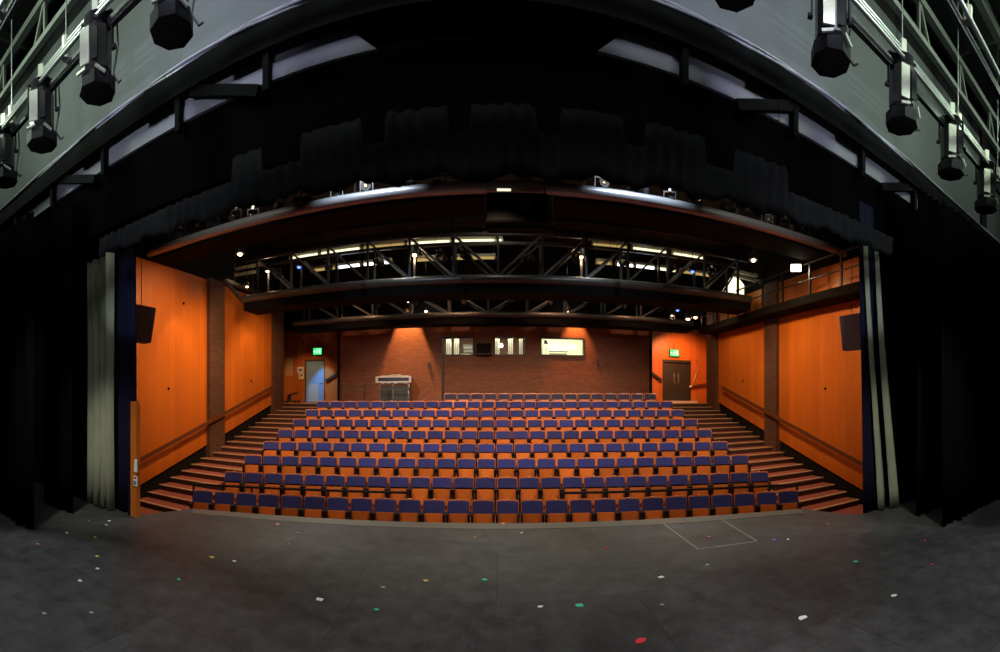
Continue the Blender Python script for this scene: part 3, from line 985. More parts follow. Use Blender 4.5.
for sx in (-0.82, -0.02, 0.9):
    MB().box(sx * hw - 0.035, sx * hw + 0.035, -0.30, -0.262, 0.10, zb).build('leg', 'chrome', t)
for sx in (-0.65, -0.3, 0.15, 0.75):
    MB().box(sx * hw - 0.05, sx * hw + 0.05, -0.305, -0.28, zb - 0.07, zb - 0.005).build('latch', 'case_white', t)
for sx in (-0.8, 0.8):
    for sy in (-0.22, 0.22):
        MB().tube((sx * hw - 0.02, sy, 0.05), (sx * hw + 0.02, sy, 0.05), 0.05, 12).build('caster', 'dark', t)
# guard rail in front of it
xa = at_depth(340, 400, 16.55).x
xb_ = at_depth(411, 400, 16.55).x
t = thing('guard_rail', 'thin black steel guard rail in front of the road case', 'guard rail', (xa, 16.62, base_z))
L = xb_ - xa
k = 16.6 / math.cos(az(375)) / F
rz = [EYE + (CY - y) * k - base_z for y in (384.0, 389.5)]
for z in rz:
    MB().tube((0, 0, z), (L, 0, z), 0.018, 8).build('rail', 'steel_grey', t)
for u in (0.01, 0.35, 0.68, 0.99):
    MB().tube((u * L, 0, 0), (u * L, 0, rz[0]), 0.022, 8).build('post', 'steel_black', t)


# ------------------------------------------------------------------ seats
def rounded_shell(w, z0, z1, r, y_at, th, curve=0.03, n=4, taper=1.0):
    """A slightly dished upright panel with rounded top corners. Returns MB."""
    out = []
    w2 = w / 2
    out.append((-w2 * 0.94, z0)); 
    out.append((w2 * 0.94, z0))
    for i in range(n + 1):
        t = PI / 2 * i / n
        out.append((w2 - r + r * math.cos(t), z1 - r + r * math.sin(t)))
    for i in range(n + 1):
        t = PI / 2 + PI / 2 * i / n
        out.append((-w2 + r + r * math.cos(t), z1 - r + r * math.sin(t)))
    # columns: use horizontal strips for the dish
    m = MB()
    cols = 8
    def zl(x, top):
        if not top:
            return z0
        d = w2 - abs(x)
        if d < r:
            return z1 - r + math.sqrt(max(0, r * r - (r - d) ** 2))
        return z1
    xs = [-w2 + w * i / cols for i in range(cols + 1)]
    xs = sorted(set([round(v, 4) for v in xs] + [round(-w2 + r * 0.3, 4), round(w2 - r * 0.3, 4)]))
    fr, bk = [], []
    vs = []
    for x in xs:
        for z in (zl(x, False), zl(x, True)):
            y = y_at(z) + curve * (1 - (x / w2) ** 2)
            vs.append((x * (1 - (1 - taper) * (z1 - z) / (z1 - z0)), y, z))
    nn = len(xs)
    vb = [(x, y + th, z) for x, y, z in vs]
    N = len(vs)
    fs = []
    for i in range(nn - 1):
        a, b, c, d = 2 * i, 2 * i + 2, 2 * i + 3, 2 * i + 1
        fs.append((a, b, c, d))
        fs.append((N + d, N + c, N + b, N + a))
        fs.append((d, c, N + c, N + d))
        fs.append((b, a, N + a, N + b))
    fs.append((0, 1, N + 1, N + 0))
    e = 2 * (nn - 1)
    fs.append((e + 1, e, N + e, N + e + 1))
    m.add(vs + vb, fs)
    return m


def make_seat(blue, z_low):
    t = thing('auditorium_seat', 'seat', 'seat')
    yb = lambda z: 0.05 + 0.22 * (z - 0.45)
    sh = rounded_shell(0.485, 0.57, 0.862, 0.03, yb, 0.016)
    sh.build('back_shell', 'seat_wood', t)
    cu = rounded_shell(0.452, z_low, 0.838, 0.025, lambda z: yb(z) - 0.035, 0.036)
    cu.build('back_cushion', blue, t)
    # tipped-up pan: underside plywood faces the stage
    yp = lambda z: -0.06 + 0.16 * (z - 0.25)
    sp = rounded_shell(0.405, 0.235, 0.60, 0.03, yp, 0.02, curve=-0.02, taper=0.90)
    sp.build('seat_pan', 'seat_wood', t)
    sp = rounded_shell(0.37, 0.25, 0.585, 0.03, lambda z: yp(z) + 0.021, 0.05, curve=-0.02)
    sp.build('seat_cushion', blue, t)
    for s in (-1, 1):
        m = MB()
        x0, x1 = sorted((s * 0.200, s * 0.252))
        m.hexa([(x0, -0.05, 0.0), (x1, -0.05, 0.0), (x1, 0.13, 0.0), (x0, 0.13, 0.0),
                (x0, -0.14, 0.575), (x1, -0.14, 0.575), (x1, 0.10, 0.59), (x0, 0.10, 0.59)])
        m.box(x0, x1, -0.08, 0.20, 0.0, 0.02)
        m.build('side_frame', 'seat_black', t)
        m = MB().box(x0 - 0.003, x1 + 0.003, -0.17, 0.09, 0.59, 0.612)
        m.build('armrest', 'seat_black', t, bevel=0.006)
    MB().tube((0, yb(0.85) + 0.02, 0.862), (0, yb(0.85) + 0.02, 0.869), 0.022, 10).build('number_plate', 'plate', t)
    return t


proto = make_seat('blue', 0.625)
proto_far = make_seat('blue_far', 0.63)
proto_front = make_seat('blue', 0.585)
ends = [(191, 800), (223, 770), (243, 750), (262, 729), (277, 713), (292, 698.5), (304.5, 685), (316, 673.5), (443.5, 657)]


def phi_of(px, R):
    """Arc angle at which a row of radius R about the row centre is seen at column px."""
    a = az(px)
    # point P = (R sin p, C + R cos p), need x/y = tan a
    lo, hi = -0.9, 0.9
    for _ in range(50):
        mid = (lo + hi) / 2
        if math.atan2(R * math.sin(mid), C_ROW + R * math.cos(mid)) < a:
            lo = mid
        else:
            hi = mid
    return lo


used = set()
rowname = ['front row', 'second row', 'third row', 'fourth row', 'fifth row', 'sixth row', 'seventh row', 'eighth row', 'short top row']
n_seats = 0
for r in range(9):
    R = ROW_R[r]
    pa, pb = phi_of(ends[r][0], R), phi_of(ends[r][1], R)
    N = round((pb - pa) * R / 0.522)
    st = (pb - pa) / N
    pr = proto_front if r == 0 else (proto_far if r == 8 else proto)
    for i in range(N):
        p = pa + (i + 0.5) * st
        if i < N / 2:
            side, cnt = ('blue-door aisle' if r < 8 else 'road-case end'), i + 1
        else:
            side, cnt = ('double-door aisle' if r < 8 else 'double-door end'), N - i
        lab = 'blue-backed tip-up seat, %s from the %s, %s%s' % (ORD[cnt], side, rowname[r], '' if r in (0, 8) else ' from the stage')
        loc = (R * math.sin(p), C_ROW + R * math.cos(p), ROW_Z[r])
        if pr.name not in used:
            used.add(pr.name)
            s_ = pr
            s_.location = loc
            s_.rotation_euler.z = -p
            s_['label'] = lab
        else:
            s_ = dup(pr, loc, -p, lab)
        s_['group'] = 'seats in the %s' % rowname[r]
        n_seats += 1
print('SEATS', n_seats)
# guard rails between the first and second rows
RG = ROW_R[1] - 0.44
for k, (p0, p1, lab) in enumerate(((193.5, 408, 'black guard rail before the second row, on the blue-door side'), (560.5, 797, 'black guard rail before the second row, on the double-door side'))):
    a0, a1 = phi_of(p0, RG), phi_of(p1, RG)
    t = thing('guard_rail', lab, 'guard rail', (RG * math.sin((a0 + a1) / 2), C_ROW + RG * math.cos((a0 + a1) / 2), ROW_Z[1]), 0, 'guard rails before the second row')
    off = t.location.copy()
    P = [Vector((RG * math.sin(a0 + (a1 - a0) * i / 14), C_ROW + RG * math.cos(a0 + (a1 - a0) * i / 14), ROW_Z[1] + 0.60)) - off for i in range(15)]
    m = MB()
    for a, b in zip(P[:-1], P[1:]):
        m.bar(a, b + (b - a).normalized() * 0.01, 0.05, 0.05)
    m.build('rail', 'steel_black', t)
    for i in ((0, 4, 9, 14) if k == 0 else (0, 5, 10, 14)):
        q = P[i]
        MB().box(q.x - 0.02, q.x + 0.02, q.y - 0.02, q.y + 0.02, 0.0 if abs(q.x + off.x) < 6.8 else 0.0, q.z).build('post', 'steel_black', t)

# ------------------------------------------------------------------ house roof, bridges
struct(MB().box(-11, 11, 4.4, 20.2, ZR, ZR + 0.15).build('ceiling', 'house_roof'))
m = MB()
for y in (9.9, 11.3, 14.9, 16.4):
    m.box(-9.2, 9.2, y, y + 0.14, ZR - 0.32, ZR)
struct(m.build('roof_beam', 'steel_black'))

# front bridge (A)
HA = EYE + 4.12
t = thing('lighting_bridge', 'nearest overhead bridge, a black box beam with a silver pipe edge', 'bridge', (0, 8.7, HA), 0, 'lighting bridges over the seats')
br1 = t
MB().box(-9.15, 9.15, 0.0, 0.85, -0.02, 0.05).box(-9.15, 9.15, 0.80, 0.85, 0.10, 0.35).build('soffit_box', 'bridge_black', t)
MB().tube((-9.1, 0.0, 0.17), (9.1, 0.0, 0.17), 0.125, 24).build('silver_pipe', 'duct', t)
m = MB()
for x in [i * 1.3 - 8.45 for i in range(14)]:
    m = MB()
    m.bar((x, 0.8, 0.3), (x, 0.8, 1.2), 0.05)
    m.build('rail_post', 'steel_black', t)
MB().tube((-9.1, 0.8, 1.2), (9.1, 0.8, 1.2), 0.03, 8).build('top_rail', 'steel_black', t)
MB().tube((-9.1, 0.25, 0.42), (9.1, 0.25, 0.42), 0.028, 8).build('lighting_bar', 'steel_black', t)


def truss(name_label, Y, hb, hband, htop, x0, x1, v0, step, depth, ba):
    t = thing('lighting_bridge', name_label, 'bridge', (0, Y, EYE + hb), 0, 'lighting bridges over the seats')
    z1, z2 = hband - hb, htop - hb
    MB().box(x0, x1, 0.0, depth, 0.0, z1 * 0.6).build('walkway', 'bridge_black', t)
    MB().tube((x0, 0.04, z1 * 0.80), (x1, 0.04, z1 * 0.80), z1 * 0.27, 20).build('kick_pipe', 'steel_grey', t)
    for k, yy in enumerate((0.08, depth - 0.06)):
        MB().bar((x0, yy, z2), (x1, yy, z2), 0.09, 0.09).build('top_chord', 'steel_black', t)
        xs, x = [], v0
        while x > x0 + 0.2: x -= step
        x += step
        while x < x1 - 0.1:
            xs.append(x); x += step
        for x in xs:
            MB().bar((x, yy, z1 * 0.5), (x, yy, z2), 0.07, 0.07).build('upright', 'steel_black' if k == 0 else 'steel_grey', t)
        for a, b in zip(xs[:-1], xs[1:]):
            mid = (a + b) / 2
            if mid < 0:
                p, q = (a, z2), (b, z1)
            else:
                p, q = (a, z1), (b, z2)
            MB().bar((p[0], yy, p[1]), (q[0], yy, q[1]), 0.09, 0.06).build('diagonal', 'steel_grey', t)
    return t


truss('middle overhead bridge, a black steel truss with diagonal braces', 12.5, 3.12, 3.62, 4.86, -8.35, 8.38, 0.03, 1.31, 0.9, 0)
truss('rearmost overhead bridge, a black steel truss close to the brick wall', 16.75, 2.98, 3.42, 4.35, -8.6, 8.2, -0.35, 1.55, 0.7, 0)
# end rungs and long side walkway
t = thing('side_walkway', 'black walkway with uprights along the wall over the double-door aisle', 'walkway', (8.8, 6.6, EYE + 2.86))
MB().box(-0.38, 0.34, 0, 10.0, 0, 0.26).build('deck', 'bridge_black', t)
for y in (0.2, 1.6, 2.9, 4.2, 5.3, 6.4, 7.6, 8.8, 9.8):
    MB().bar((-0.34, y, 0.2), (-0.34, y, 1.2), 0.06).build('upright', 'steel_black', t)
MB().tube((-0.34, 0.1, 0.7), (-0.34, 9.9, 0.7), 0.025, 8).build('mid_rail', 'steel_black', t)
MB().tube((-0.34, 0.1, 1.2), (-0.34, 9.9, 1.2), 0.03, 8).build('top_rail', 'steel_black', t)
t = thing('side_walkway', 'black rail frame against the wall over the blue-door aisle', 'walkway', (-8.75, 11.9, EYE + 3.2))
MB().bar((0, 0, 0.92), (0.35, 1.1, 0.05), 0.10).build('sloping_strut', 'steel_grey', t)
MB().bar((0, 0, 0.92), (0, 5.0, 0.92), 0.12).build('ledge', 'steel_black', t)
for y in (0.6, 1.8, 3.0, 4.2):
    MB().bar((0, y, 0.9), (0, y, 2.0), 0.06).build('upright', 'steel_black', t)


# glowing battens above the middle bridge; upper line is a lit beam made to glow
def batten(px0, px1, amp, Y, mat, label, grp, rr=0.085, tray=True):
    x0, x1 = Y * math.tan(az(px0)), Y * math.tan(az(px1))
    z = EYE + amp / F * Y
    t = thing('glowing_batten', label, 'strip light', ((x0 + x1) / 2, Y, z), 0, grp)
    L = (x1 - x0) / 2 - 0.015
    MB().box(-L, L, -0.03, 0.12, rr + 0.01, rr + 0.10).build('tray', 'cream', t)
    MB().tube((-L + 0.04, -0.01, 0), (L - 0.04, -0.01, 0), rr, 12).build('tube', mat, t)
    for s in (-1, 1):
        MB().box(s * L - 0.03, s * L + 0.03, -0.04, 0.05, -0.03, rr + 0.01).build('end_cap', 'cream', t)
        MB().tube((s * L * 0.9, 0.05, rr + 0.1), (s * L * 0.9, 0.05, ZR - z), 0.008, 6).build('hanger', 'steel_black', t)
    return t


names_l = ['outermost', 'second', 'third', 'fourth', 'fifth', 'innermost']
segs = [(290, 319, 'tube'), (321, 361, 'tube'), (363, 405, 'cream_l'), (407, 451, 'tube'), (453, 496, 'tube'), (497, 503, 'tube')]
M['cream_l'] = emis('dim_amber_glow', (0.55, 0.38, 0.13, 1), 0.8)
for i, (a, b, mt) in enumerate(segs):
    batten(a, b, 158, 14.4, mt, 'beam piece made to glow over the middle bridge, %s towards the blue door' % (['furthest out', 'second in', 'amber third', 'fourth in', 'fifth in', 'short centre one'][i]), 'upper glowing beam pieces')
for i, (a, b, mt) in enumerate([(592, 628, 'cream_l'), (632, 668, 'tube'), (672, 704, 'tube')]):
    batten(a, b, 158, 14.4, mt, 'beam piece made to glow over the middle bridge, %s towards the double doors' % (['dim amber innermost', 'middle one', 'furthest out'][i]), 'upper glowing beam pieces')
for i, (a, b, mt) in enumerate([(311, 336, 'cream_l'), (338, 361, 'tube_white'), (363, 392, 'tube_white'), (416, 436, 'cream_l'), (452, 496, 'cream_l')]):  # white lengths are lit tubes, amber ones pale pipe made to glow
    batten(a, b, 142, 13.9, mt, 'lower thin glowing strip behind the middle bridge, %s towards the blue door' % (['outermost', 'second in', 'bright third', 'fourth in', 'innermost'][i]), 'lower strip lights and glowing pipe lengths', 0.042)
for i, (a, b, mt) in enumerate([(596, 612, 'cream_l'), (616, 634, 'tube_white'), (635, 655, 'tube_white'), (657, 676, 'tube'), (680, 712, 'cream_l')]):
    batten(a, b, 141, 13.9, mt, 'lower thin glowing strip behind the middle bridge, %s towards the double doors' % (['innermost', 'second out', 'bright third', 'fourth out', 'outermost'][i]), 'lower strip lights and glowing pipe lengths', 0.042)
# pale timbers at the ends of the bridge
for (p0, q0, p1, q1, lab) in ((233, 270, 262, 264, 'upper pale timber batten stacked at the blue-door end of the middle bridge'), (229, 276, 258, 271.5, 'lower pale timber batten stacked at the blue-door end of the middle bridge'),
                              (735, 271, 757, 276, 'upper pale timber batten at the double-door end of the middle bridge'), (733, 275, 760, 282, 'lower pale timber batten at the double-door end of the middle bridge')):
    a, b = at_depth(p0, q0, 13.2), at_depth(p1, q1, 13.2)
    tag(MB().bar((0, 0, 0), b - a, 0.10, 0.10).build('timber_batten', 'cream', loc=a), lab, 'batten', 'timber battens on the middle bridge')


# glowing plate and added spot standing for a lit patch of wall
def glow_patch(px, py, Y, wpx, hpx, label, energy, target, mat='glow_patch'):
    p = at_depth(px, py, Y)
    k = Y / math.cos(az(px)) / F
    w2, h2 = wpx * k / 2, hpx * k / 2
    t = thing('glowplate', label, 'glowplate', p, az(px) * -1)
    MB().hexa([(-w2, 0, -h2), (w2, 0, -h2), (w2 * .7, 0.2, -h2 * .7), (-w2 * .7, 0.2, -h2 * .7),
               (-w2, 0, h2), (w2, 0, h2), (w2 * .7, 0.2, h2 * .7), (-w2 * .7, 0.2, h2 * .7)]).build('housing', 'steel_black', t)
    MB().box(-w2 * .92, w2 * .92, -0.012, -0.001, -h2 * .9, h2 * .9).build('lit_face', mat, t)
    MB().bar((0, 0.1, h2), (0, 0.1, h2 + 0.5), 0.04).build('bracket', 'steel_black', t)
    if energy:
        spot(p + Vector((0, -0.05, 0)), target, energy, (1, 0.9, 0.6), 120, 0.8, 0.1)


glow_patch(796, 268, 9.9, 11, 8, 'lit wall patch made a bright floodlight over the walkway beside the double-door wall', 60, (8.8, 9.0, 3))
# lit cream duct end beyond the middle bridge, made to glow
t = thing('lit_duct_end', 'pale triangular duct end made to glow at the double-door end of the middle bridge', 'duct end', (0, 0, 0))
Yp = 13.6
P = [at_depth(px, py, Yp) for px, py in ((722, 294), (746, 297), (744, 285), (737, 276), (732, 277))]
n = len(P)
vs = [tuple(p) for p in P] + [(p.x, p.y + 0.12, p.z) for p in P]
fs = [tuple(range(n)), tuple(reversed(range(n, 2 * n)))] + [(i, n + i, n + (i + 1) % n, (i + 1) % n) for i in range(n)]
MB().add(vs, fs).build('lit_face', emis('duct_end_glow', (1.0, 0.98, 0.62, 1), 1.6), t)
MB().bar(P[0] + Vector((0, -0.02, 0)), P[4] + Vector((0, -0.02, 0)), 0.06).bar(P[0] + Vector((0, 0.0, -0.04)), P[1] + Vector((0, 0, -0.04)), 0.08).build('frame', 'steel_black', t)


# house downlights (small warm points)
def downlight(px, py, Y, label, energy=14, mat='bulb', r=0.05):
    p = at_depth(px, py, Y)
    t = thing('house_light', label, 'house light', p, 0, 'small house lights')
    MB().lathe([(r * 1.9, -r * 0.4), (r * 1.9, r * 2.4), (r * 1.2, r * 3.4)], 14).build('can', 'steel_black', t)
    MB().lathe([(r * 0.15, -r * 1.25), (r * 0.8, -r), (r, -r * 0.2), (r * 0.7, r * 0.5)], 12).build('bulb', mat, t)
    MB().tube((0, 0, r * 3.4), (0, 0, ZR - p.z), 0.012, 6).build('stem', 'steel_black', t)
    if energy:
        l = bpy.data.lights.new('bulb_light', 'POINT')
        l.energy = energy * 0.5
        l.color = WARM2
        l.shadow_soft_size = r
        lo = bpy.data.objects.new('bulb_light', l)
        COL.objects.link(lo)
        lo.location = p + Vector((0, -0.02, -r * 2.2))


downlight(240, 253, 10.6, 'small bright bulb behind the nearest bridge over the blue-door aisle', 16, r=0.07)
downlight(753.5, 259, 10.6, 'small bright bulb behind the nearest bridge over the double-door aisle', 16, r=0.07)
downlight(267.5, 270.5, 13.2, 'small bulb at the blue-door end of the middle bridge', 14, r=0.06)
downlight(414.5, 254, 13.2, 'bright bulb on the middle bridge above the road case', 20, r=0.07)
downlight(581, 256, 13.2, 'bright bulb on the middle bridge above the widest booth window', 20, r=0.07)
downlight(247, 286, 12.9, 'dim bulb low at the blue-door end of the middle bridge', 4, r=0.05)
downlight(426, 310.5, 16.9, 'small bulb on the rearmost bridge near the conduit', 10, r=0.06)
downlight(567, 311, 16.9, 'small bulb on the rearmost bridge above the widest booth window', 10, r=0.06)
downlight(688, 318, 16.9, 'large bulb of the pair on the rearmost bridge by the double doors', 14, r=0.09)
downlight(695.5, 316.5, 16.9, 'smaller bulb of the pair on the rearmost bridge by the double doors', 8, r=0.08)
downlight(672, 315, 16.9, 'tiny dim bulb on the rearmost bridge beside the bright pair', 3, r=0.05)
downlight(299, 266, 13.2, 'small blue bulb on the middle bridge towards the blue door', 0, 'bulb_blue', 0.07)
downlight(692.5, 270.5, 13.2, 'small blue bulb on the middle bridge towards the double doors', 0, 'bulb_blue', 0.07)
downlight(677.5, 309.5, 16.9, 'small blue bulb on the rearmost bridge near the double doors', 0, 'bulb_blue', 0.07)
downlight(408, 301, 16.9, 'small white bulb on the rearmost bridge above the road case', 0, 'tube_white', 0.05)
downlight(586, 303, 16.9, 'small white bulb on the rearmost bridge past the widest booth window', 0, 'tube_white', 0.05)


# small profile lanterns on the bridges
def make_profile():
    t = thing('profile_lantern', 'x', 'lantern')
    mt = Matrix.Rotation(PI / 2 + 0.35, 4, 'X')
    MB().lathe([(0.09, -0.22), (0.11, -0.2), (0.11, -0.02), (0.085, 0.0), (0.085, 0.30), (0.095, 0.31), (0.095, 0.34)], 14, mt).build('body', 'lantern_black', t)
    MB().lathe([(0.075, 0.341), (0.05, 0.352), (0.01, 0.356)], 14, mt).build('lens', 'lens', t)
    MB().bar((-0.13, 0, 0), (-0.13, 0, 0.22), 0.02, 0.03).bar((0.13, 0, 0), (0.13, 0, 0.22), 0.02, 0.03).bar((-0.14, 0, 0.22), (0.14, 0, 0.22), 0.02, 0.03).build('yoke', 'steel_black', t)
    MB().box(-0.03, 0.03, -0.03, 0.03, 0.22, 0.30).build('clamp', 'chrome', t)
    return t


def make_par():
    t = thing('can_lantern', 'x', 'lantern')
    mt = Matrix.Rotation(PI / 2 - 0.15, 4, 'X')
    MB().lathe([(0.06, -0.18), (0.10, -0.12), (0.115, 0.0), (0.115, 0.20)], 14, mt).build('body', 'lantern_black', t)
    MB().lathe([(0.10, 0.15), (0.06, 0.201), (0.01, 0.205)], 14, mt).build('reflector', 'gold_lens', t)
    MB().bar((-0.135, 0, 0), (-0.135, 0, 0.22), 0.02, 0.03).bar((0.135, 0, 0), (0.135, 0, 0.22), 0.02, 0.03).bar((-0.145, 0, 0.22), (0.145, 0, 0.22), 0.02, 0.03).build('yoke', 'steel_black', t)
    return t


prof = make_profile()
par = make_par()
first = {prof.name: True, par.name: True}


def place(pr, loc, rz, label, group):
    if first.get(pr.name):
        first[pr.name] = False
        pr.location = loc
        pr.rotation_euler.z = rz
        pr['label'] = label
        pr['group'] = group
        return pr
    r = dup(pr, loc, rz, label)
    r['group'] = group
    return r


XA = [-8.7, -8.1, -7.5, -6.9, -6.2, -5.7, -4.9, -4.3, -3.5, -2.8, -1.9, -1.2, -0.55, 0.6, 1.3, 2.2, 3.0, 3.8, 4.5, 5.3, 5.9, 6.5, 7.1, 7.7, 8.3, 8.8]
for i, x in enumerate(XA):
    half = 'blue-door' if x < 0 else 'double-door'
    k = i + 1 if x < 0 else len(XA) - i
    pr = par if i % 3 == 0 else prof
    place(pr, (x, 8.95, HA + 0.42 + 0.06 * math.sin(i * 2.1)), 0.5 * math.sin(i * 1.7), 'small black lantern on the nearest bridge, %s from its %s end' % (ORD[k], half), 'lanterns on the nearest bridge')
XB = [-7.2, -5.3, -3.6, -1.7, -0.9, 0.9, 2.4, 3.9, 5.5, 7.0]
for i, x in enumerate(XB):
    half = 'blue-door' if x < 0 else 'double-door'
    k = i + 1 if x < 0 else len(XB) - i
    place(prof if i % 2 else par, (x, 12.85, EYE + 4.28), 0.6 * math.sin(i * 2.7), 'small black lantern on the middle bridge, %s from its %s end' % (ORD[k], half), 'lanterns on the middle bridge')
XC = [-6.6, -4.9, -3.3, -1.2, 0.4, 2.1, 3.6, 5.0, 6.8]
for i, x in enumerate(XC):
    half = 'blue-door' if x < 0 else 'double-door'
    k = i + 1 if x < 0 else len(XC) - i
    place(prof if i % 2 else par, (x, 17.0, EYE + 3.92), 0.6 * math.sin(i * 1.9), 'small black lantern on the rearmost bridge, %s from its %s end' % (ORD[k], half), 'lanterns on the rearmost bridge')

# projector cradle hanging under the middle of the nearest bridge
t = thing('projector_cradle', 'black projector in a steel cradle hanging at the centre of the nearest bridge', 'projector', (0.42, 8.35, EYE + 3.35))
MB().box(-0.62, 0.55, -0.3, 0.3, 0.0, 0.55).build('projector_body', 'bridge_black', t, bevel=0.02)
MB().box(-0.42, -0.16, -0.32, -0.301, 0.56, 0.60).build('lit_edge', emis('status_strip', (1, 0.95, 0.65, 1), 1.2), t)
MB().tube((0.1, -0.30, 0.27), (0.1, -0.38, 0.27), 0.11, 16).build('lens', 'lens', t)
for x in (-0.64, 0.66):
    MB().path([(x, 0, 0.1), (x, 0, 0.62), (x, 0.5, 0.79)], 0.015, 8).build('hanger', 'gloss_pipe', t)
MB().path([(0.25, 0, 0.62), (0.4, 0, 0.55), (0.5, -0.05, 0.3), (0.56, -0.05, 0.0)], 0.018).path([(0.5, 0, 0.9), (0.52, 0, 0.5), (0.6, 0, 0.2)], 0.015).build('cable', 'steel_grey', t)
MB().box(-0.7, 0.7, -0.1, 0.1, -0.04, 0.0).build('cradle_base', 'bridge_black', t)

# hung speakers either side of the opening
def hung_speaker(px, py0, py1, s, mat, label, X):
    top = at_side(px, py0, X)
    bot = at_side(px, py1, X)
    t = thing('hanging_speaker', label, 'speaker', (X, top.y, bot.z), 0.0)
    H = top.z - bot.z
    # wedge cabinet tilted down and towards the house centre
    MB().hexa([(-0.26, -0.2, 0.0), (0.05, -0.25, 0.0), (0.05, 0.22, 0.0), (-0.26, 0.22, 0.0),
               (-0.32, -0.2, H * 0.92), (0.26, -0.25, H * 0.86), (0.26, 0.22, H * 0.86), (-0.32, 0.22, H * 0.92)]).build('cabinet', mat, t, bevel=0.012)
    MB().hexa([(0.052, -0.21, 0.04), (0.062, -0.21, 0.04), (0.062, 0.18, 0.04), (0.052, 0.18, 0.04),
               (0.252, -0.21, H * 0.83), (0.262, -0.21, H * 0.83), (0.262, 0.18, H * 0.83), (0.252, 0.18, H * 0.83)]).build('grille', 'speaker' if s < 0 else 'speaker_blue', t)
    MB().tube((0.02, 0, H * 0.9), (0.02, 0, ZR - bot.z), 0.008, 6).build('cable', 'steel_black', t)
    t.scale = ((-0.38 if s > 0 else 0.6), 1, 1)
    return t


hung_speaker(141, 302, 342, -1, 'speaker', 'dark wedge speaker hanging beside the orange wall on the blue-door side', -5.45)
hung_speaker(852, 310, 350, 1, 'speaker_blue', 'slate wedge speaker hanging beside the orange wall on the double-door side', 5.62)

# ------------------------------------------------------------------ proscenium
struct(MB().box(-14, -5.25, 4.3, 4.5, -1.3, 5.3).build('wall_proscenium_left', 'dark'))
struct(MB().box(5.25, 14, 4.3, 4.5, -1.3, 5.3).build('wall_proscenium_right', 'dark'))


def yawed(mb, name, mat, parent=None, **k):
    o = mb.build(name, mat, parent, **k)
    if parent is None:
        o.rotation_euler.z = FLY_YAW
    return o


def hh(amp, Y):
    return EYE + amp / F * Y


# wall above the opening (lit grey render)
struct(yawed(MB().box(-14, 14, 4.12, 4.28, hh(395, 4.1), 7.95), 'wall_over_opening', 'fly_wall'), 'grey wall above the stage opening')
# lit wall patches under the beam painted pale, slanted ends as shadow edges
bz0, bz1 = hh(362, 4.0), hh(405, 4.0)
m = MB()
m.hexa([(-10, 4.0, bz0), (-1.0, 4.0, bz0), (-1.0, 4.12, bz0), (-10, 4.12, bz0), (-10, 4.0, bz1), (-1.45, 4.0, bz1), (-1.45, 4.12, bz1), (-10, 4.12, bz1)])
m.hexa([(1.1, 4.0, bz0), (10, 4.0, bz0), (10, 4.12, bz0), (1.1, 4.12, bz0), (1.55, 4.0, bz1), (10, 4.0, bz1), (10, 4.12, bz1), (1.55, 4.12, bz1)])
struct(yawed(m, 'lit_band_wall', 'fly_lit_wall'), 'lit wall band under the black beam, painted pale grey')
struct(yawed(MB().box(-10, 10, 4.13, 4.20, hh(355, 4.1), hh(410, 4.1)), 'header_shade_wall', 'drape'), 'black sheet put in for shade behind the pale band')  # black sheet stands for the unlit middle between the pale lengths
struct(yawed(MB().box(-14, 14, 4.14, 4.28, 7.95, 8.7), 'upper_recess_wall', 'dark'), 'dark band above the grey wall')
t = thing('header_beam', 'long black beam with cables on top crossing above the stage opening', 'beam', (0, 0, 0), FLY_YAW)
MB().box(-10.5, 10.5, 3.86, 3.98, hh(402, 3.86), hh(434, 3.86)).build('beam', 'bridge_black', t)
m = MB()
N = 90
for j, (amp, ph, r) in enumerate(((0.018, 0.0, 0.024), (0.02, 1.7, 0.018), (0.02, 3.9, 0.02))):
    prev = None
    for i in range(N + 1):
        x = -10.2 + 20.4 * i / N
        p = Vector((x, 3.87 + 0.02 * math.sin(x * 1.1 + ph), hh(434, 3.86) + amp * math.sin(x * 1.9 + ph) + 0.02))
        if prev: m.tube(prev, p, r, 6, cap=False)
        prev = p
m.build('cable_bundle', plain('grey_cable', (0.42, 0.42, 0.50, 1), 0.3), t)
for x in (-7.4, -6.1, -4.75, -3.35, -2.15, 2.0, 3.5, 4.8, 6.2, 7.6):
    MB().box(x - 0.035, x + 0.035, 3.90, 3.98, hh(355, 3.9), hh(402, 3.86)).build('strut', 'bridge_black', t)
for x, s in ((-2.6, 1), (-5.3, 1), (3.0, -1), (5.6, -1)):
    MB().bar((x - 0.55 * s, 3.93, hh(402, 3.86)), (x + 0.35 * s, 3.93, hh(358, 3.9)), 0.05, 0.12).build('shadow_bar', 'bridge_black', t)  # slanting black bars stand for diagonal shadows across the band
# black masking above the border
struct(yawed(MB().box(-10, 10, 4.04, 4.10, hh(262, 4.1), hh(364, 4.05)), 'header_masking_wall', 'drape'), 'black masking above the border')


